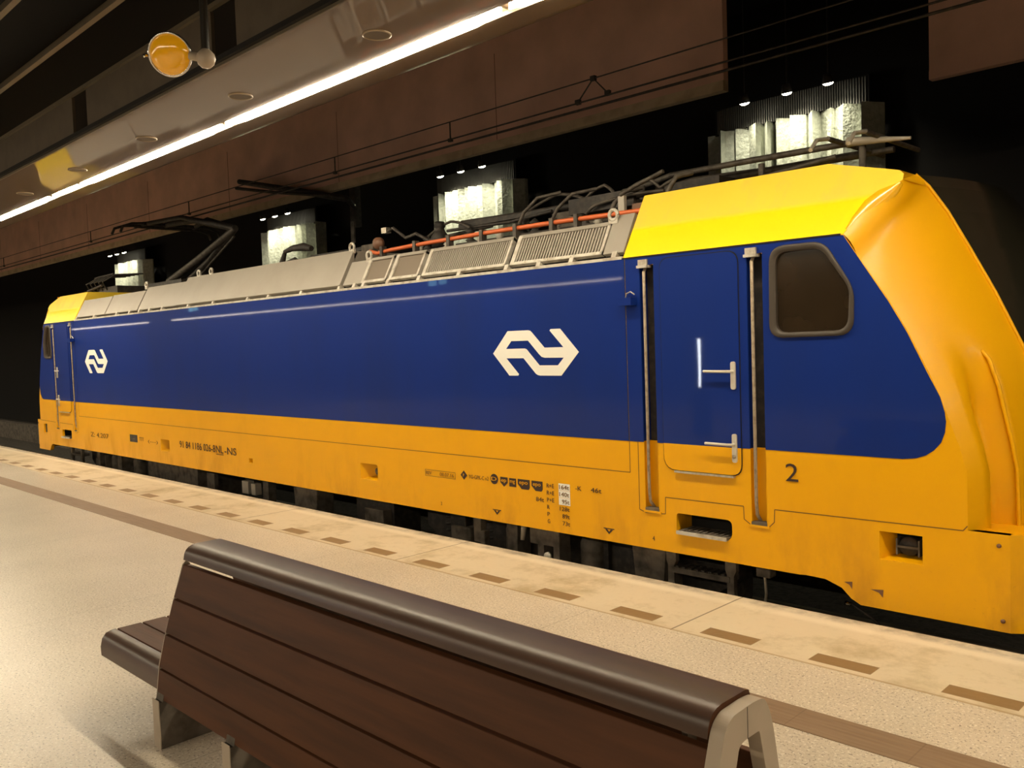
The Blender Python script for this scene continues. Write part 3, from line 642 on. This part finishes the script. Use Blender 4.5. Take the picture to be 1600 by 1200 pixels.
def grille(x0, x1, n, fine):
    p = MB(); slbox(p, x0, x1, .11, .16, -.04, .006, 'grey_light'); slbox(p, x0, x1, .58, .64, -.04, .006, 'grey_roof')
    slbox(p, x0, x0+.05, .11, .62, -.04, .008, 'grey_light'); slbox(p, x1-.03, x1, .11, .62, -.04, .006, 'grey_light')
    g = p.build('grille', loco); q = MB(); slbox(q, x0+.04, x1-.03, .15, .59, -.05, -.045 if not fine else -.01, 'dark' if not fine else 'mesh')
    if not fine:
        st = (x1-x0-.09)/n
        for k in range(n): slbox(q, x0+.055+st*k, x0+.055+st*k+st*.5, .16, .58, -.045, -.003, 'grey_roof')
    q.build('louvres', g)
grille(-8.29, -7.83, 0, True); grille(-7.78, -7.27, 0, True); grille(-7.20, -5.95, 38, False); grille(-5.88, -4.76, 30, False)
p = MB(); slbox(p, -4.75, -4.53, .11, .74, -.05, .0, 'grey_roof'); p.build('roof_panel', loco, bevel=.004)
for x in [-8.2+.28*k for k in range(13)]: p = MB(); slbox(p, x-.008, x+.008, .125, .14, .006, .012, 'steel'); p.build('grille_screw', loco)
for x, t0 in ((-8.74, .88), (-8.30, .62), (-4.74, .66), (-12.75, .88), (-12.35, .88), (-14.62, .80)):
    p = MB(); o = sl(x, t0); pts = [(o[0]+.045*math.cos(a), o[1]-.01, o[2]+.045+.045*math.sin(a)) for a in [2*PI*k/14 for k in range(15)]]
    p.tube(pts, .017, 'grey_light', 6, cap=False); p.box(x-.05, x+.05, o[1]-.02, o[1]+.005, o[2]-.03, o[2]+.02, 'grey_light'); p.build('lifting_eye', loco)
# orange pipe and clips
pp = [(-8.62, 6.32, 3.10), (-8.45, 6.3, 3.06), (-8.2, 6.3, 3.075), (-7.8, 6.3, 3.085), (-6.6, 6.3, 3.095), (-5.5, 6.3, 3.088), (-4.56, 6.3, 3.07)]
p = MB(); p.tube(pp, .024, 'orange_pipe', 10); pipe = p.build('roof_pipe', loco)
def px(u): return {599: -8.33, 649: -7.72, 704: -7.14, 755: -6.62, 810: -6.13, 870: -5.64, 912: -5.33, 970: -4.86}[u]
for u in (599, 649, 704, 755, 810, 870, 912):
    x = px(u); p = MB(); p.box(x-.022, x+.022, 6.26, 6.33, 2.92, 3.13, 'arm'); p.build('pipe_clip', pipe)
p = MB(); p.lathe([(0, -.05), (.07, -.05), (.075, 0), (.05, .03), (0, .03)], 'rust_disc', (-8.60, 6.45, 3.20), (-.3, 1, 0), 18); p.tube([(-8.6, 6.45, 2.95), (-8.6, 6.45, 3.2)], .02, 'rust_disc'); p.build('roof_insulator', loco)
# roof hoops (guard pipes)
def hoop(x, y, h, dx, r=.018):
    p = MB(); pts = [(x, y, 2.92), (x, y, 3.02+h*.3), (x+dx*.15, y+.02, 3.02+h*.6), (x+dx*.55, y+.05, 3.02+h*.9), (x+dx, y+.2, 3.02+h)]
    p.tube(pts, r, 'arm', 8); p.build('roof_cable', loco)
hoop(-6.30, 6.5, .43, .42); hoop(-5.84, 6.5, .40, .42); hoop(-5.10, 6.5, .33, .22, .022); hoop(-4.49, 6.5, .38, .16, .022)
p = MB(); p.tube([(-7.6, 6.9, 3.36), (-6.6, 6.9, 3.34), (-5.0, 6.9, 3.33)], .03, 'iron'); p.tube([(-7.75, 6.8, 3.28), (-6.7, 6.8, 3.26), (-6.1, 6.8, 3.30)], .018, 'iron')
p.box(-7.62, -6.1, 6.86, 6.95, 3.30, 3.345, 'iron'); p.box(-6.1, -5.0, 6.8, 7.1, 3.02, 3.27, 'dirty_grey'); p.box(-5.75, -4.95, 6.66, 6.7, 3.2, 3.35, 'iron'); p.build('busbar', loco)
p = MB(); p.tube([(-9.05, 6.9, 3.42), (-8.9, 6.9, 3.45), (-8.65, 6.9, 3.30), (-8.45, 6.9, 3.33), (-8.2, 6.9, 3.22), (-7.1, 6.9, 3.27)], .022, 'arm'); p.box(-9.1, -9.0, 6.86, 6.94, 3.40, 3.47, 'steel'); p.build('isolator_arm', loco)
p = MB(); p.lathe([(0, 0), (.10, 0), (.11, .12), (.07, .18), (.05, .22), (.07, .24), (.06, .3), (0, .31)], 'iron', (-8.0, 6.9, 3.12), n=16); p.box(-7.5, -4.6, 6.7, 7.3, 2.9, 3.10, 'iron'); p.build('main_switch', loco)
for x, zz in ((-8.05, 3.1), (-7.55, 3.08), (-7.0, 3.1), (-6.7, 3.1), (-5.9, 3.1), (-5.35, 3.1)):
    p = MB(); p.lathe([(0, 0), (.045, 0), (.03, .03), (.05, .045), (.03, .06), (.05, .075), (.03, .09), (.045, .1), (0, .11)], 'porcelain', (x, 6.62, zz-.06), n=14); p.build('roof_insulator', loco)
p = MB(); p.box(-8.9, -4.6, 6.5, 6.55, 2.94, 3.05, 'dirty_grey'); p.build('roof_walkway', loco)
p = MB()   # fittings between bars and cab roof
p.box(-5.01, -4.94, 6.5, 6.54, 3.12, 3.27, 'porcelain'); p.tube([(-4.98, 6.5, 3.28), (-4.80, 6.5, 3.34), (-4.5, 6.5, 3.42)], .02, 'arm'); p.box(-4.85, -4.7, 6.5, 6.7, 3.06, 3.18, 'rust_disc'); p.box(-3.75, -3.45, 6.6, 6.8, 3.18, 3.24, 'rust_disc'); p.build('roof_fitting', loco)
for k, (x, y, h) in enumerate(((-8.35, 7.0, .34), (-7.3, 6.75, .30), (-6.9, 7.2, .42), (-6.3, 6.75, .28), (-5.65, 6.8, .40), (-5.2, 6.75, .34), (-4.75, 6.8, .38), (-9.7, 7.0, .30), (-10.3, 7.0, .26))):
    p = MB(); pr_ = [(0, 0)]
    for q in range(6): pr_ += [(.035, h*q/6), (.062, h*(q+.4)/6), (.035, h*(q+.8)/6)]
    p.lathe(pr_+[(.03, h), (0, h+.02)], 'iron', (x, y, 2.95), n=14); p.build('roof_insulator', loco)
for pts in ([(-8.35, 7.0, 3.28), (-7.8, 6.9, 3.40), (-7.3, 6.75, 3.26)], [(-6.9, 7.2, 3.38), (-6.2, 7.0, 3.50), (-5.65, 6.8, 3.36)], [(-5.65, 6.8, 3.36), (-5.4, 6.8, 3.46), (-5.2, 6.75, 3.30)], [(-5.2, 6.75, 3.3), (-4.9, 6.8, 3.44), (-4.75, 6.8, 3.34), (-4.4, 6.8, 3.42)], [(-5.5, 6.62, 3.18), (-5.3, 6.62, 3.26), (-4.6, 6.65, 3.28)]):
    p = MB(); q = []
    for a_, b_ in zip(pts, pts[1:]):
        for t_ in range(5): u = t_/5; q.append(tuple(Vector(a_).lerp(Vector(b_), u)+Vector((0, 0, .02*math.sin(PI*u)))))
    p.tube(q+[pts[-1]], .017, 'arm', 8); p.build('roof_cable', loco)
# hump insulator silhouette
p = MB(); p.tube([(-11.62, 6.9, 3.10), (-11.60, 6.9, 3.26), (-11.52, 6.9, 3.38)], [.035, .045, .03], 'iron'); p.tube([(-11.52, 6.9, 3.40), (-11.3, 6.9, 3.43), (-11.0, 6.9, 3.42), (-10.8, 6.9, 3.38)], [.03, .045, .06, .04], 'iron'); p.tube([(-11.5, 6.9, 3.24), (-11.25, 6.9, 3.27), (-11.12, 6.9, 3.2), (-11.1, 6.9, 3.08)], [.02, .03, .04, .03], 'iron'); p.box(-10.9, -9.4, 6.95, 7.0, 3.25, 3.29, 'iron'); p.box(-9.6, -9.35, 6.9, 7.0, 3.1, 3.3, 'dirty_grey'); p.build('roof_insulator', loco)
# folded pantograph over the near cab
p = MB(); 
for dy in (-.28, .28):
    p.tube([(-5.3, YC+dy*.6, 3.46), (-4.9, YC+dy*.7, 3.52), (-4.0, YC+dy, 3.50), (-2.95, YC+dy, 3.49)], .028, 'arm')
p.tube([(-5.2, YC, 3.44), (-3.1, YC, 3.44)], .035, 'arm'); p.box(-4.9, -4.3, YC-.3, YC+.3, 3.2, 3.42, 'iron'); p.tube([(-4.95, YC-.4, 3.2), (-3.2, YC-.3, 3.40)], .02, 'arm')
for x in (-5.2, -3.9, -3.0): p.tube([(x, YC-.25, 3.17), (x, YC-.25, 3.46)], .03, 'arm')
pan = p.build('folded_pantograph', loco)
p = MB()
for x in (-3.15, -2.85):
    p.tube([(x, YC-.55, 3.50), (x, YC+.55, 3.50)], .022, 'arm')
    p.tube([(x, YC-.55, 3.50), (x, YC-.75, 3.46), (x+.02, YC-.9, 3.36)], .016, 'porcelain')
p.tube([(-3.1, YC-.3, 3.5), (-2.6, YC-.3, 3.44)], [.04, .012], 'porcelain'); p.build('collector_head', pan)
# raised pantograph at the far end
p = MB(); K1 = (-13.9, YC, 4.05)
for dy in (-.12, .12): p.tube([(-16.2, YC+dy*1.5, 3.30), (-15.1, YC+dy, 3.62), K1], [.065, .06, .055], 'arm')
p.tube([(-15.9, YC+.1, 3.2), (-13.95, YC, 3.92)], .02, 'arm'); p.box(-16.6, -15.2, YC-.4, YC+.4, 3.12, 3.28, 'iron')
for x in (-16.4, -15.4): p.lathe([(0, 0), (.07, 0), (.05, .05), (.08, .08), (.05, .12), (.07, .17), (0, .18)], 'iron', (x, YC-.4, 2.96), n=12)
pr = p.build('raised_pantograph', loco)
p = MB(); p.tube([K1, (-15.3, YC-.05, 4.35), (-16.4, YC-.1, 4.385)], [.06, .055, .05], 'iron'); p.tube([K1, (-15.4, YC-.25, 4.40), (-16.5, YC-.5, 4.385)], [.045, .045, .04], 'iron'); p.tube([K1, (-15.4, YC+.25, 4.40), (-16.5, YC+.5, 4.385)], [.045, .045, .04], 'iron'); p.build('upper_arm', pr)
p = MB()
for x in (-16.35, -16.75):
    p.tube([(x, YC-.55, 4.38), (x, YC+.55, 4.38)], .035, 'iron')
    for s_ in (-1, 1): p.tube([(x, YC+s_*.55, 4.385), (x, YC+s_*.75, 4.37), (x, YC+s_*.92, 4.31), (x, YC+s_*.97, 4.2)], .024, 'iron')
p.build('collector_head', pr)
# second folded collector near the far cab
p = MB()
for k in range(5):
    x = -19.0+.22*k; p.tube([(x, YC-.6, 3.26), (x+.05, YC-.7, 3.42), (x+.2, YC-.5, 3.56), (x+.35, YC, 3.58)], .014, 'iron')
p.tube([(-19.1, YC-.62, 3.30), (-18.2, YC-.66, 3.36)], .025, 'iron'); p.tube([(-19.0, YC-.5, 3.56), (-18.0, YC-.5, 3.58)], .02, 'iron'); p.box(-18.6, -17.6, YC-.6, YC+.2, 3.17, 3.32, 'iron'); p.build('folded_pantograph', loco)
# pockets and small plates
for nm_, (x0, x1, z0, z1) in (('jacking_pocket', (-8.41, -8.075, .43, .612)), ('jacking_pocket', (-13.88, -13.55, .40, .588)), ('small_port', (-11.03, -10.93, .416, .48))):
    p = MB(); p.box(x0-.01, x1+.01, YS+.14, YS+.15, z0-.01, z1+.01, 'dark'); p.add([(x0, YS, z0), (x0+(x1-x0)*.45, YS+.13, z0+.03), (x0+(x1-x0)*.45, YS+.13, z1-.02), (x0, YS, z1)], [(0, 1, 2, 3)], 'yellow'); p.add([(x0, YS, z0), (x1, YS, z0), (x1, YS+.13, z0+.02), (x0+(x1-x0)*.45, YS+.13, z0+.03)], [(0, 1, 2, 3)], 'yellow')
    if x1-x0 > .2: p.lathe([(0, 0), (.04, 0), (.045, .05)], 'dirty_grey', (x0+(x1-x0)*.68, YS+.07, (z0+z1)/2), (0, 1, 0), 14)
    p.build(nm_, loco)
p = MB(); p.sheet(rect(-15.10, -14.79, .478, .602), [], YS-.003, 'iron', rim=.003); p.sheet(rect(-15.03, -14.87, .525, .545), [], YS-.005, 'dirty_grey'); p.build('maker_plate', loco)

# emblem
LO = [(-.545, 0), (-.337, .211), (-.068, .211), (-.040, .205), (-.020, .190), (.134, .046), (.365, .046), (.204, .200), (.215, .213), (.331, .213), (.545, 0), (.331, -.211), (.068, -.211), (.040, -.206), (.015, -.193), (-.138, -.048), (-.365, -.048), (-.204, -.199), (-.215, -.213), (-.331, -.213)]
LH = [(-.293, .115), (-.072, .115), (.065, -.015), (.095, -.038), (.134, -.047), (.366, -.048), (.293, -.117), (.066, -.117), (-.068, .010), (-.092, .034), (-.116, .042), (-.366, .042)]
for cx_ in (-5.566, -16.436):
    p = MB(); cz = 1.853
    p.sheet([(cx_+x, cz+zz) for x, zz in LO], [[(cx_+x, cz+zz) for x, zz in LH]], YS-.0065, 'white', rim=.002, hole_depth=.002); p.build('railway_emblem', loco)
# lettering
text('2', 'cab_number', -3.075, .880, .130, loco, w=.098)
text('91 84 1186 026-8', 'fleet_number', -13.17, .497, .105, loco, w=1.17)
text('NL', 'fleet_number', -11.975, .497, .105, loco, w=.22); text('-NS', 'fleet_number', -11.72, .490, .105, loco, w=.35)
p = MB(); p.sheet(rect(-11.975, -11.75, .470, .480), [], YS-.006, 'black_mark'); p.build('underline', loco)
text('Z: 4.207', 'small_lettering', -16.9, .47, .085, loco, 'seam', w=.85)
text('TTT', 'small_lettering', -14.70, .515, .06, loco, 'seam', w=.18); text('(---)', 'small_lettering', -14.35, .49, .06, loco, 'seam', w=.38)
p = MB()
for r_ in (rect(-7.222, -6.734, .632, .637), rect(-7.222, -6.734, .566, .571), rect(-7.222, -7.217, .566, .637), rect(-6.739, -6.734, .566, .637)): p.sheet(r_, [], YS-.005, 'seam')
p.build('revision_box', loco)
text('REV', 'small_lettering', -7.205, .583, .036, loco, 'seam', w=.09); text('08.07.16', 'small_lettering', -6.98, .583, .036, loco, 'seam', w=.22)
p = MB(); p.sheet([(-6.655, .622), (-6.605, .575), (-6.555, .622), (-6.605, .669)], [], YS-.004, 'black_mark', rim=.002); p.build('diamond_mark', loco)
text('P', 'diamond_letter', -6.615, .606, .032, loco, 'yellow', y=YS-.001, w=.018)
text('YG-GPK-C n2', 'small_lettering', -6.53, .596, .040, loco, 'seam', w=.29)
def badge(x0, x1, body, shape, y0=.558, y1=.660):
    p = MB()
    if shape == 'o': pts = [((x0+x1)/2+(x1-x0)/2*math.cos(a), (y0+y1)/2+(y1-y0)/2*math.sin(a)) for a in [2*PI*k/24 for k in range(24)]]
    elif shape == 'r': pts = rect(x0, x1, y0+.01, y1-.01)
    else: pts = [(x0, y1-.008), (x0, y0+.045), (x0+.05, y0), (x1-.015, y0), (x1, y0+.02), (x1, y1-.008)] if shape == 's' else [(x0, y1-.008), (x0, y0+.04), ((x0+x1)/2, y0), (x1, y0+.04), (x1, y1-.008)]
    p.sheet(pts, [], YS-.004, 'black_mark', rim=.002); p.build('badge', loco)
    text(body, 'badge_letter', x0+(x1-x0)*.15, y0+.036, .036, loco, 'yellow', y=YS-.001, w=(x1-x0)*.7)
badge(-6.215, -6.108, 'D', 'o', .570, .672); badge(-6.075, -5.975, 'ep', 'd'); badge(-5.952, -5.860, 'mg', 'r'); badge(-5.838, -5.680, 'epo', 's'); badge(-5.655, -5.515, 'epo', 's')
xw = (-5.30, -5.19)
for i, (l_, r_) in enumerate((('R+E', '164t'), ('R+E', '140t'), ('P+E', '95t'), ('R', '128t'), ('P', '89t'), ('G', '73t'))):
    zz = .602-.0665*i+.003
    if i < 3:
        p = MB(); p.sheet(rect(-5.315, -5.178, zz-.012, zz+.052), [], YS-.003, 'white', rim=.001); p.build('white_sticker', loco)
    text(l_, 'load_table_lettering', -5.46, zz, .038, loco, w=.030*len(l_)); text(r_, 'load_table_lettering', -5.185-.03*len(r_), zz, .040, loco, 'black_mark' if i > 2 else 'seam', w=.0295*len(r_))
text('84t', 'load_table_lettering', -5.60, .462, .042, loco, w=.10); text('46t', 'load_table_lettering', -4.93, .612, .042, loco, w=.12); text('-K', 'load_table_lettering', -5.11, .612, .04, loco, w=.07)
p = MB()
for x_, z_ in ((-6.137, .303), (-4.74, .297)):
    p.sheet([(x_-.06, z_+.018), (x_-.06, z_+.010), (x_+.06, z_+.010), (x_+.06, z_+.018)], [], YS-.003, 'black_mark'); p.sheet([(x_-.045, z_+.008), (x_, z_-.035), (x_+.045, z_+.008), (x_+.02, z_+.008), (x_, z_-.012), (x_-.02, z_+.008)], [], YS-.003, 'black_mark')
p.build('jacking_marks', loco)
text('4', 'small_lettering', -4.277, .272, .04, loco, w=.022); text('2', 'small_lettering', -6.98, .275, .035, loco, 'seam', w=.02)
p = MB()
for x_, z_, s_ in ((-2.62, .195, .03), (-2.42, .175, .045)): p.sheet([(x_-s_, z_+.01), (x_+s_, z_+.02), (x_+s_*.9, z_-.035), (x_+s_*.3, z_-.005)], [], YS-.003, 'rust_disc')
p.build('chipped_marks', loco)

# underframe: bogies, tanks, steps
for xb in (-5.76, -16.20):
    p = MB(); 
    p.prism([(xb-2.0, .14), (xb-2.0, -.10), (xb-1.7, -.28), (xb-.8, -.30), (xb-.4, -.42), (xb+.4, -.42), (xb+.8, -.30), (xb+1.7, -.28), (xb+2.0, -.10), (xb+2.0, .14)], 6.35, 6.50, 'iron')
    bg = p.build('bogie', loco)
    for xa_ in (xb-1.3, xb+1.3):
        p = MB(); p.lathe([(0, -.06), (.10, -.06), (.12, 0), (.50, .0), (.52, .02), (.60, .03), (.60, .13), (.64, .14), (.64, .16)], 'iron', (xa_, 6.55, -.185), (0, 1, 0), 32)
        p.tube([(xa_, 6.6, -.185), (xa_, 8.2, -.185)], .09, 'iron'); p.build('wheelset', bg)
        p = MB(); p.box(xa_-.16, xa_+.16, 6.22, 6.4, -.32, -.02, 'dirty_grey'); p.build('axle_box', bg, bevel=.02)
        for dx in (-.34, .34):
            p = MB(); pts = [(xa_+dx+.07*math.cos(a), 6.42+.07*math.sin(a), -.18+.30*a/(8*PI)) for a in [k*PI/5 for k in range(41)]]; p.tube(pts, .018, 'iron', 6); p.build('spring', bg)
    for dx in (-.5, .5):
        p = MB(); p.lathe([(.10, -.38), (.12, -.3), (.12, .05), (.10, .1)], 'dirty_grey', (xb+dx, 6.3, 0), (0, 0, 1), 16); p.build('damper', bg)
def gear(x0, x1, z0, z1, y0=6.02, y1=6.22, mt='dirty_grey', nm_='underframe_box', taper=0):
    p = MB(); p.prism([(x0, z1), (x0+taper, z0), (x1-taper, z0), (x1, z1)], y0, y1, mt); p.build(nm_, loco, bevel=.008)
gear(-16.98, -16.86, -.35, .2); gear(-16.86, -16.80, -.3, .1, 6.1); gear(-16.02, -15.84, -.35, .2)
gear(-14.9, -13.05, -.35, .14, 6.1, 6.9); gear(-12.85, -12.6, -.3, .1, 6.15); gear(-11.46, -11.28, -.06, .12, 6.0, 6.1, 'porcelain'); gear(-11.20, -11.08, -.06, .1, 6.0, 6.1, 'porcelain'); gear(-11.05, -10.9, -.3, .16, 6.1)
gear(-10.14, -9.58, -.40, .17, 6.04, 6.3, taper=.05); gear(-8.95, -8.2, -.45, .12, 6.2, 6.6, 'iron'); gear(-8.62, -8.25, -.45, .04, 6.08, 6.3)
gear(-7.25, -7.0, -.3, .1, 6.25, 6.4, 'iron'); gear(-6.60, -6.49, -.08, .2, 6.0, 6.08, 'dirty_grey'); gear(-6.50, -6.44, -.4, .05, 6.0, 6.08, 'dirty_grey', taper=.01); gear(-6.22, -6.06, -.3, .2, 6.1, 6.3, taper=.02)
gear(-5.80, -5.42, .02, .2, 6.0, 6.16, 'dirty_grey', 'damper_bracket'); gear(-5.70, -5.62, -.25, .03, 6.0, 6.16, 'dirty_grey', 'damper_bracket'); gear(-5.50, -5.42, -.35, .03, 6.0, 6.16, 'dirty_grey', 'damper_bracket')
p = MB(); p.lathe([(0, -.02), (.035, -.02), (.035, .02), (0, .02)], 'porcelain', (-5.56, 5.99, -.07), (0, 1, 0), 14); p.build('bolt', loco)
p = MB(); p.lathe([(0, -.1), (.02, -.1), (.03, .04), (.02, .1), (0, .1)], 'porcelain', (-5.93, 6.05, .12), (0, .2, 1), 12); p.build('valve', loco)
gear(-5.28, -5.08, -.5, .15, 6.3, 6.5, 'iron'); gear(-4.60, -4.24, -.5, .2, 6.03, 6.2, 'dirty_grey', 'sandbox', .07)
for x in (-3.66, -4.22):
    p = MB(); p.prism([(x, .19), (x, .10), (x+.015, .06), (x+.015, -.6), (x+.075, -.6), (x+.075, .06), (x+.095, .10), (x+.095, .19)], 6.0, 6.05, 'dirty_grey')
    ld = p.build('ladder_stile', loco)
for zz in (.03, -.27):
    p = MB(); p.box(-4.17, -3.62, 5.99, 6.14, zz-.025, zz+.02, 'dirty_grey')
    for k in range(8): p.box(-4.13+.062*k, -4.10+.062*k, 6.0, 6.13, zz+.02, zz+.032, 'iron')
    p.build('ladder_tread', ld)
gear(-3.42, -3.30, .08, .19, 6.05, 6.15, 'dirty_grey', 'hose_socket'); p = MB(); p.tube([(-3.36, 6.08, .08), (-3.35, 6.08, -.05), (-3.38, 6.09, -.2), (-3.40, 6.1, -.4)], .012, 'steel'); p.build('air_hose', loco)
gear(2*XC+3.66, 2*XC+4.22, .02, .06, 6.0, 6.15, 'dirty_grey', 'ladder_tread'); gear(2*XC+3.62, 2*XC+3.70, -.5, .19, 6.0, 6.05, 'dirty_grey', 'ladder'); gear(2*XC+4.15, 2*XC+4.23, -.5, .19, 6.0, 6.05, 'dirty_grey', 'ladder')
p = MB(); p.lathe([(0, 0), (.02, 0), (.02, .03), (0, .04)], 'chrome', (-2.66, 6.0, .02), (-.3, -1, .3), 10); p.tube([(-2.66, 6.02, .02), (-2.5, 6.02, -.06), (-2.4, 6.1, -.2)], .012, 'iron'); p.build('sand_pipe', loco)

# ------------------------------------------------------------ bench in the foreground
bench = thing('bench', 'dark brown slatted bench with a tall backrest in the foreground', 'bench', (0, 0, 0))
bx0, bx1 = -4.35, -1.245
def yb(zz): # near face of the backrest
    pts = [(.20, 1.757), (.382, 1.78), (.548, 1.82), (.718, 1.872), (.885, 1.936), (.95, 1.96)]
    for (a, ya), (c_, yc) in zip(pts, pts[1:]):
        if zz <= c_: return ya+(yc-ya)*(zz-a)/(c_-a)
    return pts[-1][1]
g = .011
for z0, z1 in ((.235, .382), (.382, .548), (.548, .718), (.718, .884)):
    a0, a1 = z0+g/2, z1-g/2
    p = MB(); p.prism([(yb(a0), a0), (yb(a1), a1), (yb(a1)+.028, a1+.002), (yb(a0)+.028, a0+.002)], bx0, bx1, 'wood', axis='x'); p.build('back_slat', bench, bevel=.003)
# rounded top cap
arc = [(1.935, .904), (1.937, .918), (1.941, .935), (1.950, .953), (1.965, .966), (1.985, .974), (2.01, .977), (2.135, .977), (2.150, .972), (2.157, .955), (2.160, .93)]
inn = [(y_-.0, z_) for y_, z_ in [(2.135, .93), (2.12, .950), (2.0, .950), (1.975, .938), (1.965, .915), (1.962, .904)]]
p = MB(); n = len(arc); poly = arc+inn
V = [(x, q[0], q[1]) for x in (bx0, bx1) for q in poly]; Lp = len(poly)
p.add(V, [(i, i+1, Lp+i+1, Lp+i) for i in range(n-1)], 'wood_gloss', True); p.add(V, [(i % Lp, (i+1) % Lp, Lp+(i+1) % Lp, Lp+i % Lp) for i in range(n-1, Lp)], 'wood'); tr = fill2d([poly]); p.add(V[:Lp], tr, 'wood'); p.add(V[Lp:], tr, 'wood')
p.build('top_cap', bench)
# far-side slats of the wedge-shaped back
for z0, z1 in ((.50, .64), (.65, .77), (.86, .925)):
    def yf(q): return 2.165+(.95-q)*.30
    p = MB(); p.prism([(yf(z0), z0), (yf(z1), z1), (yf(z1)-.025, z1), (yf(z0)-.025, z0)], bx0, bx1, 'wood', axis='x'); p.build('back_slat', bench, bevel=.003)
# end frames (A shape) and legs
def aframe(x0, x1):
    p = MB(); o = [(1.790, .45), (1.86, .66), (1.914, .84), (1.931, .885), (1.945, .925), (1.965, .948), (1.995, .962), (2.10, .966), (2.155, .960), (2.180, .925), (2.202, .868), (2.235, .719), (2.30, .45)]
    h = [(1.86, .47), (1.93, .66), (2.000, .812), (2.019, .868), (2.05, .876), (2.126, .876), (2.158, .749), (2.225, .47)]
    o = rp(o, [0, .05, .04, .03, .03, .03, .03, .03, .03, .03, .04, .05, 0], 4); h = rp(h, [0, .02, .02, .012, .012, .008, .02, 0], 2)
    poly = o+h[::-1]; V = [(x, a, c_) for x in (x0, x1) for a, c_ in poly]; tr = fill2d([poly]); L_ = len(poly)
    p.add(V[:L_], tr, 'bench_metal'); p.add(V[L_:], tr, 'bench_metal'); p.add(V, [(i, (i+1) % L_, L_+(i+1) % L_, L_+i) for i in range(L_)], 'bench_metal'); ef = p.build('end_frame', bench, bevel=.0025); p = MB(); p.box(x1, x1+.0006, 2.062, 2.064, .874, .963, 'dark'); p.build('weld_seam', ef); return ef
aframe(-1.243, -1.20)
p = MB(); p.prism([(2.07, .85), (2.11, .86), (2.165, .5), (2.12, .5)], -1.42, -1.40, 'dirty_grey', axis='x'); p.build('brace', bench)
p = MB(); p.prism([(1.755, .20), (1.782, .40), (1.82, .54), (1.87, .70), (1.93, .88), (1.95, .90), (1.97, .88), (1.84, .50), (1.80, .20)], -4.356, -4.349, 'bench_metal', axis='x'); p.build('end_trim', bench)
for x in (-4.35, -3.62, -2.6, -1.6):
    p = MB(); p.box(x, x+.075, 1.737, 1.741, 0, .245, 'bench_metal'); ye = 2.03 if x < -3 else 2.55; p.prism([(1.741, 0), (ye, 0), (ye, .372), (1.80, .40), (1.757, .235), (1.741, .235)], x, x+.075, 'dirty_grey', axis='x'); p.build('leg', bench, bevel=.003)
# the low seat, running on past the end of the backrest
def seat(x0, x1, y0, first):
    prof = [(y0, .27), (y0-.002, .32), (y0+.008, .365), (y0+.03, .392), (y0+.065, .402), (y0+.085, .402)]
    inn = [(y0+.085, .372), (y0+.05, .368), (y0+.03, .34), (y0+.025, .27)]
    poly = prof+inn; V = [(x, a, c_) for x in (x0, x1) for a, c_ in poly]; L_ = len(poly); tr = fill2d([poly]); p = MB()
    p.add(V, [(i, i+1, L_+i+1, L_+i) for i in range(5)], 'wood_gloss', True); p.add(V, [(i, (i+1) % L_, L_+(i+1) % L_, L_+i) for i in range(5, L_)], 'wood'); p.add(V[:L_], tr, 'wood'); p.add(V[L_:], tr, 'wood'); p.build('seat_edge', bench)
    y = y0+.094
    for wd in (.135, .135, .12):
        p = MB(); p.box(x0+(.0), x1, y, y+wd, .374, .402, 'wood'); p.build('seat_slat', bench, bevel=.003); y += wd+.009
seat(-5.12, -4.335, 1.775, True)
p = MB(); p.box(-4.349, -1.25, 2.34, 2.62, .374, .402, 'wood'); p.build('seat_slat', bench, bevel=.003)
p = MB(); p.box(-5.0, -4.36, 1.79, 2.08, .33, .374, 'iron'); p.build('seat_bearer', bench)

# ------------------------------------------------------------ things behind the photographer that show up in the paint
t = thing('wayfinding_pillar', 'slim lit wayfinding pillar behind the photographer', 'sign', (-9.45, -3.0, 0))
p = MB(); p.box(-.22, .22, -.1, .1, 0, 2.3, 'black_wall'); p.build('body', t, bevel=.01)
p = MB(); p.box(-.035, .035, .1, .11, .95, 1.9, 'glow'); p.build('light_slot', t)
for i, x in enumerate((-17.4, -31.5)):
    t = thing('platform_display', ('hanging platform display near the pillar', 'hanging platform display farther along the platform')[i], 'display', (x, -3.2, 3.6))
    p = MB(); p.box(-.5, .5, -.08, .08, -.18, .18, 'black_wall'); p.tube([(-.4, 0, .18), (-.4, 0, 2.0)], .02, 'iron'); p.tube([(.4, 0, .18), (.4, 0, 2.0)], .02, 'iron'); p.build('casing', t)
    p = MB(); p.box(-.42, -.1, .08, .085, -.12, .12, 'display'); p.box(.0, .3, .08, .085, -.1, .06, 'display'); p.build('screen', t)
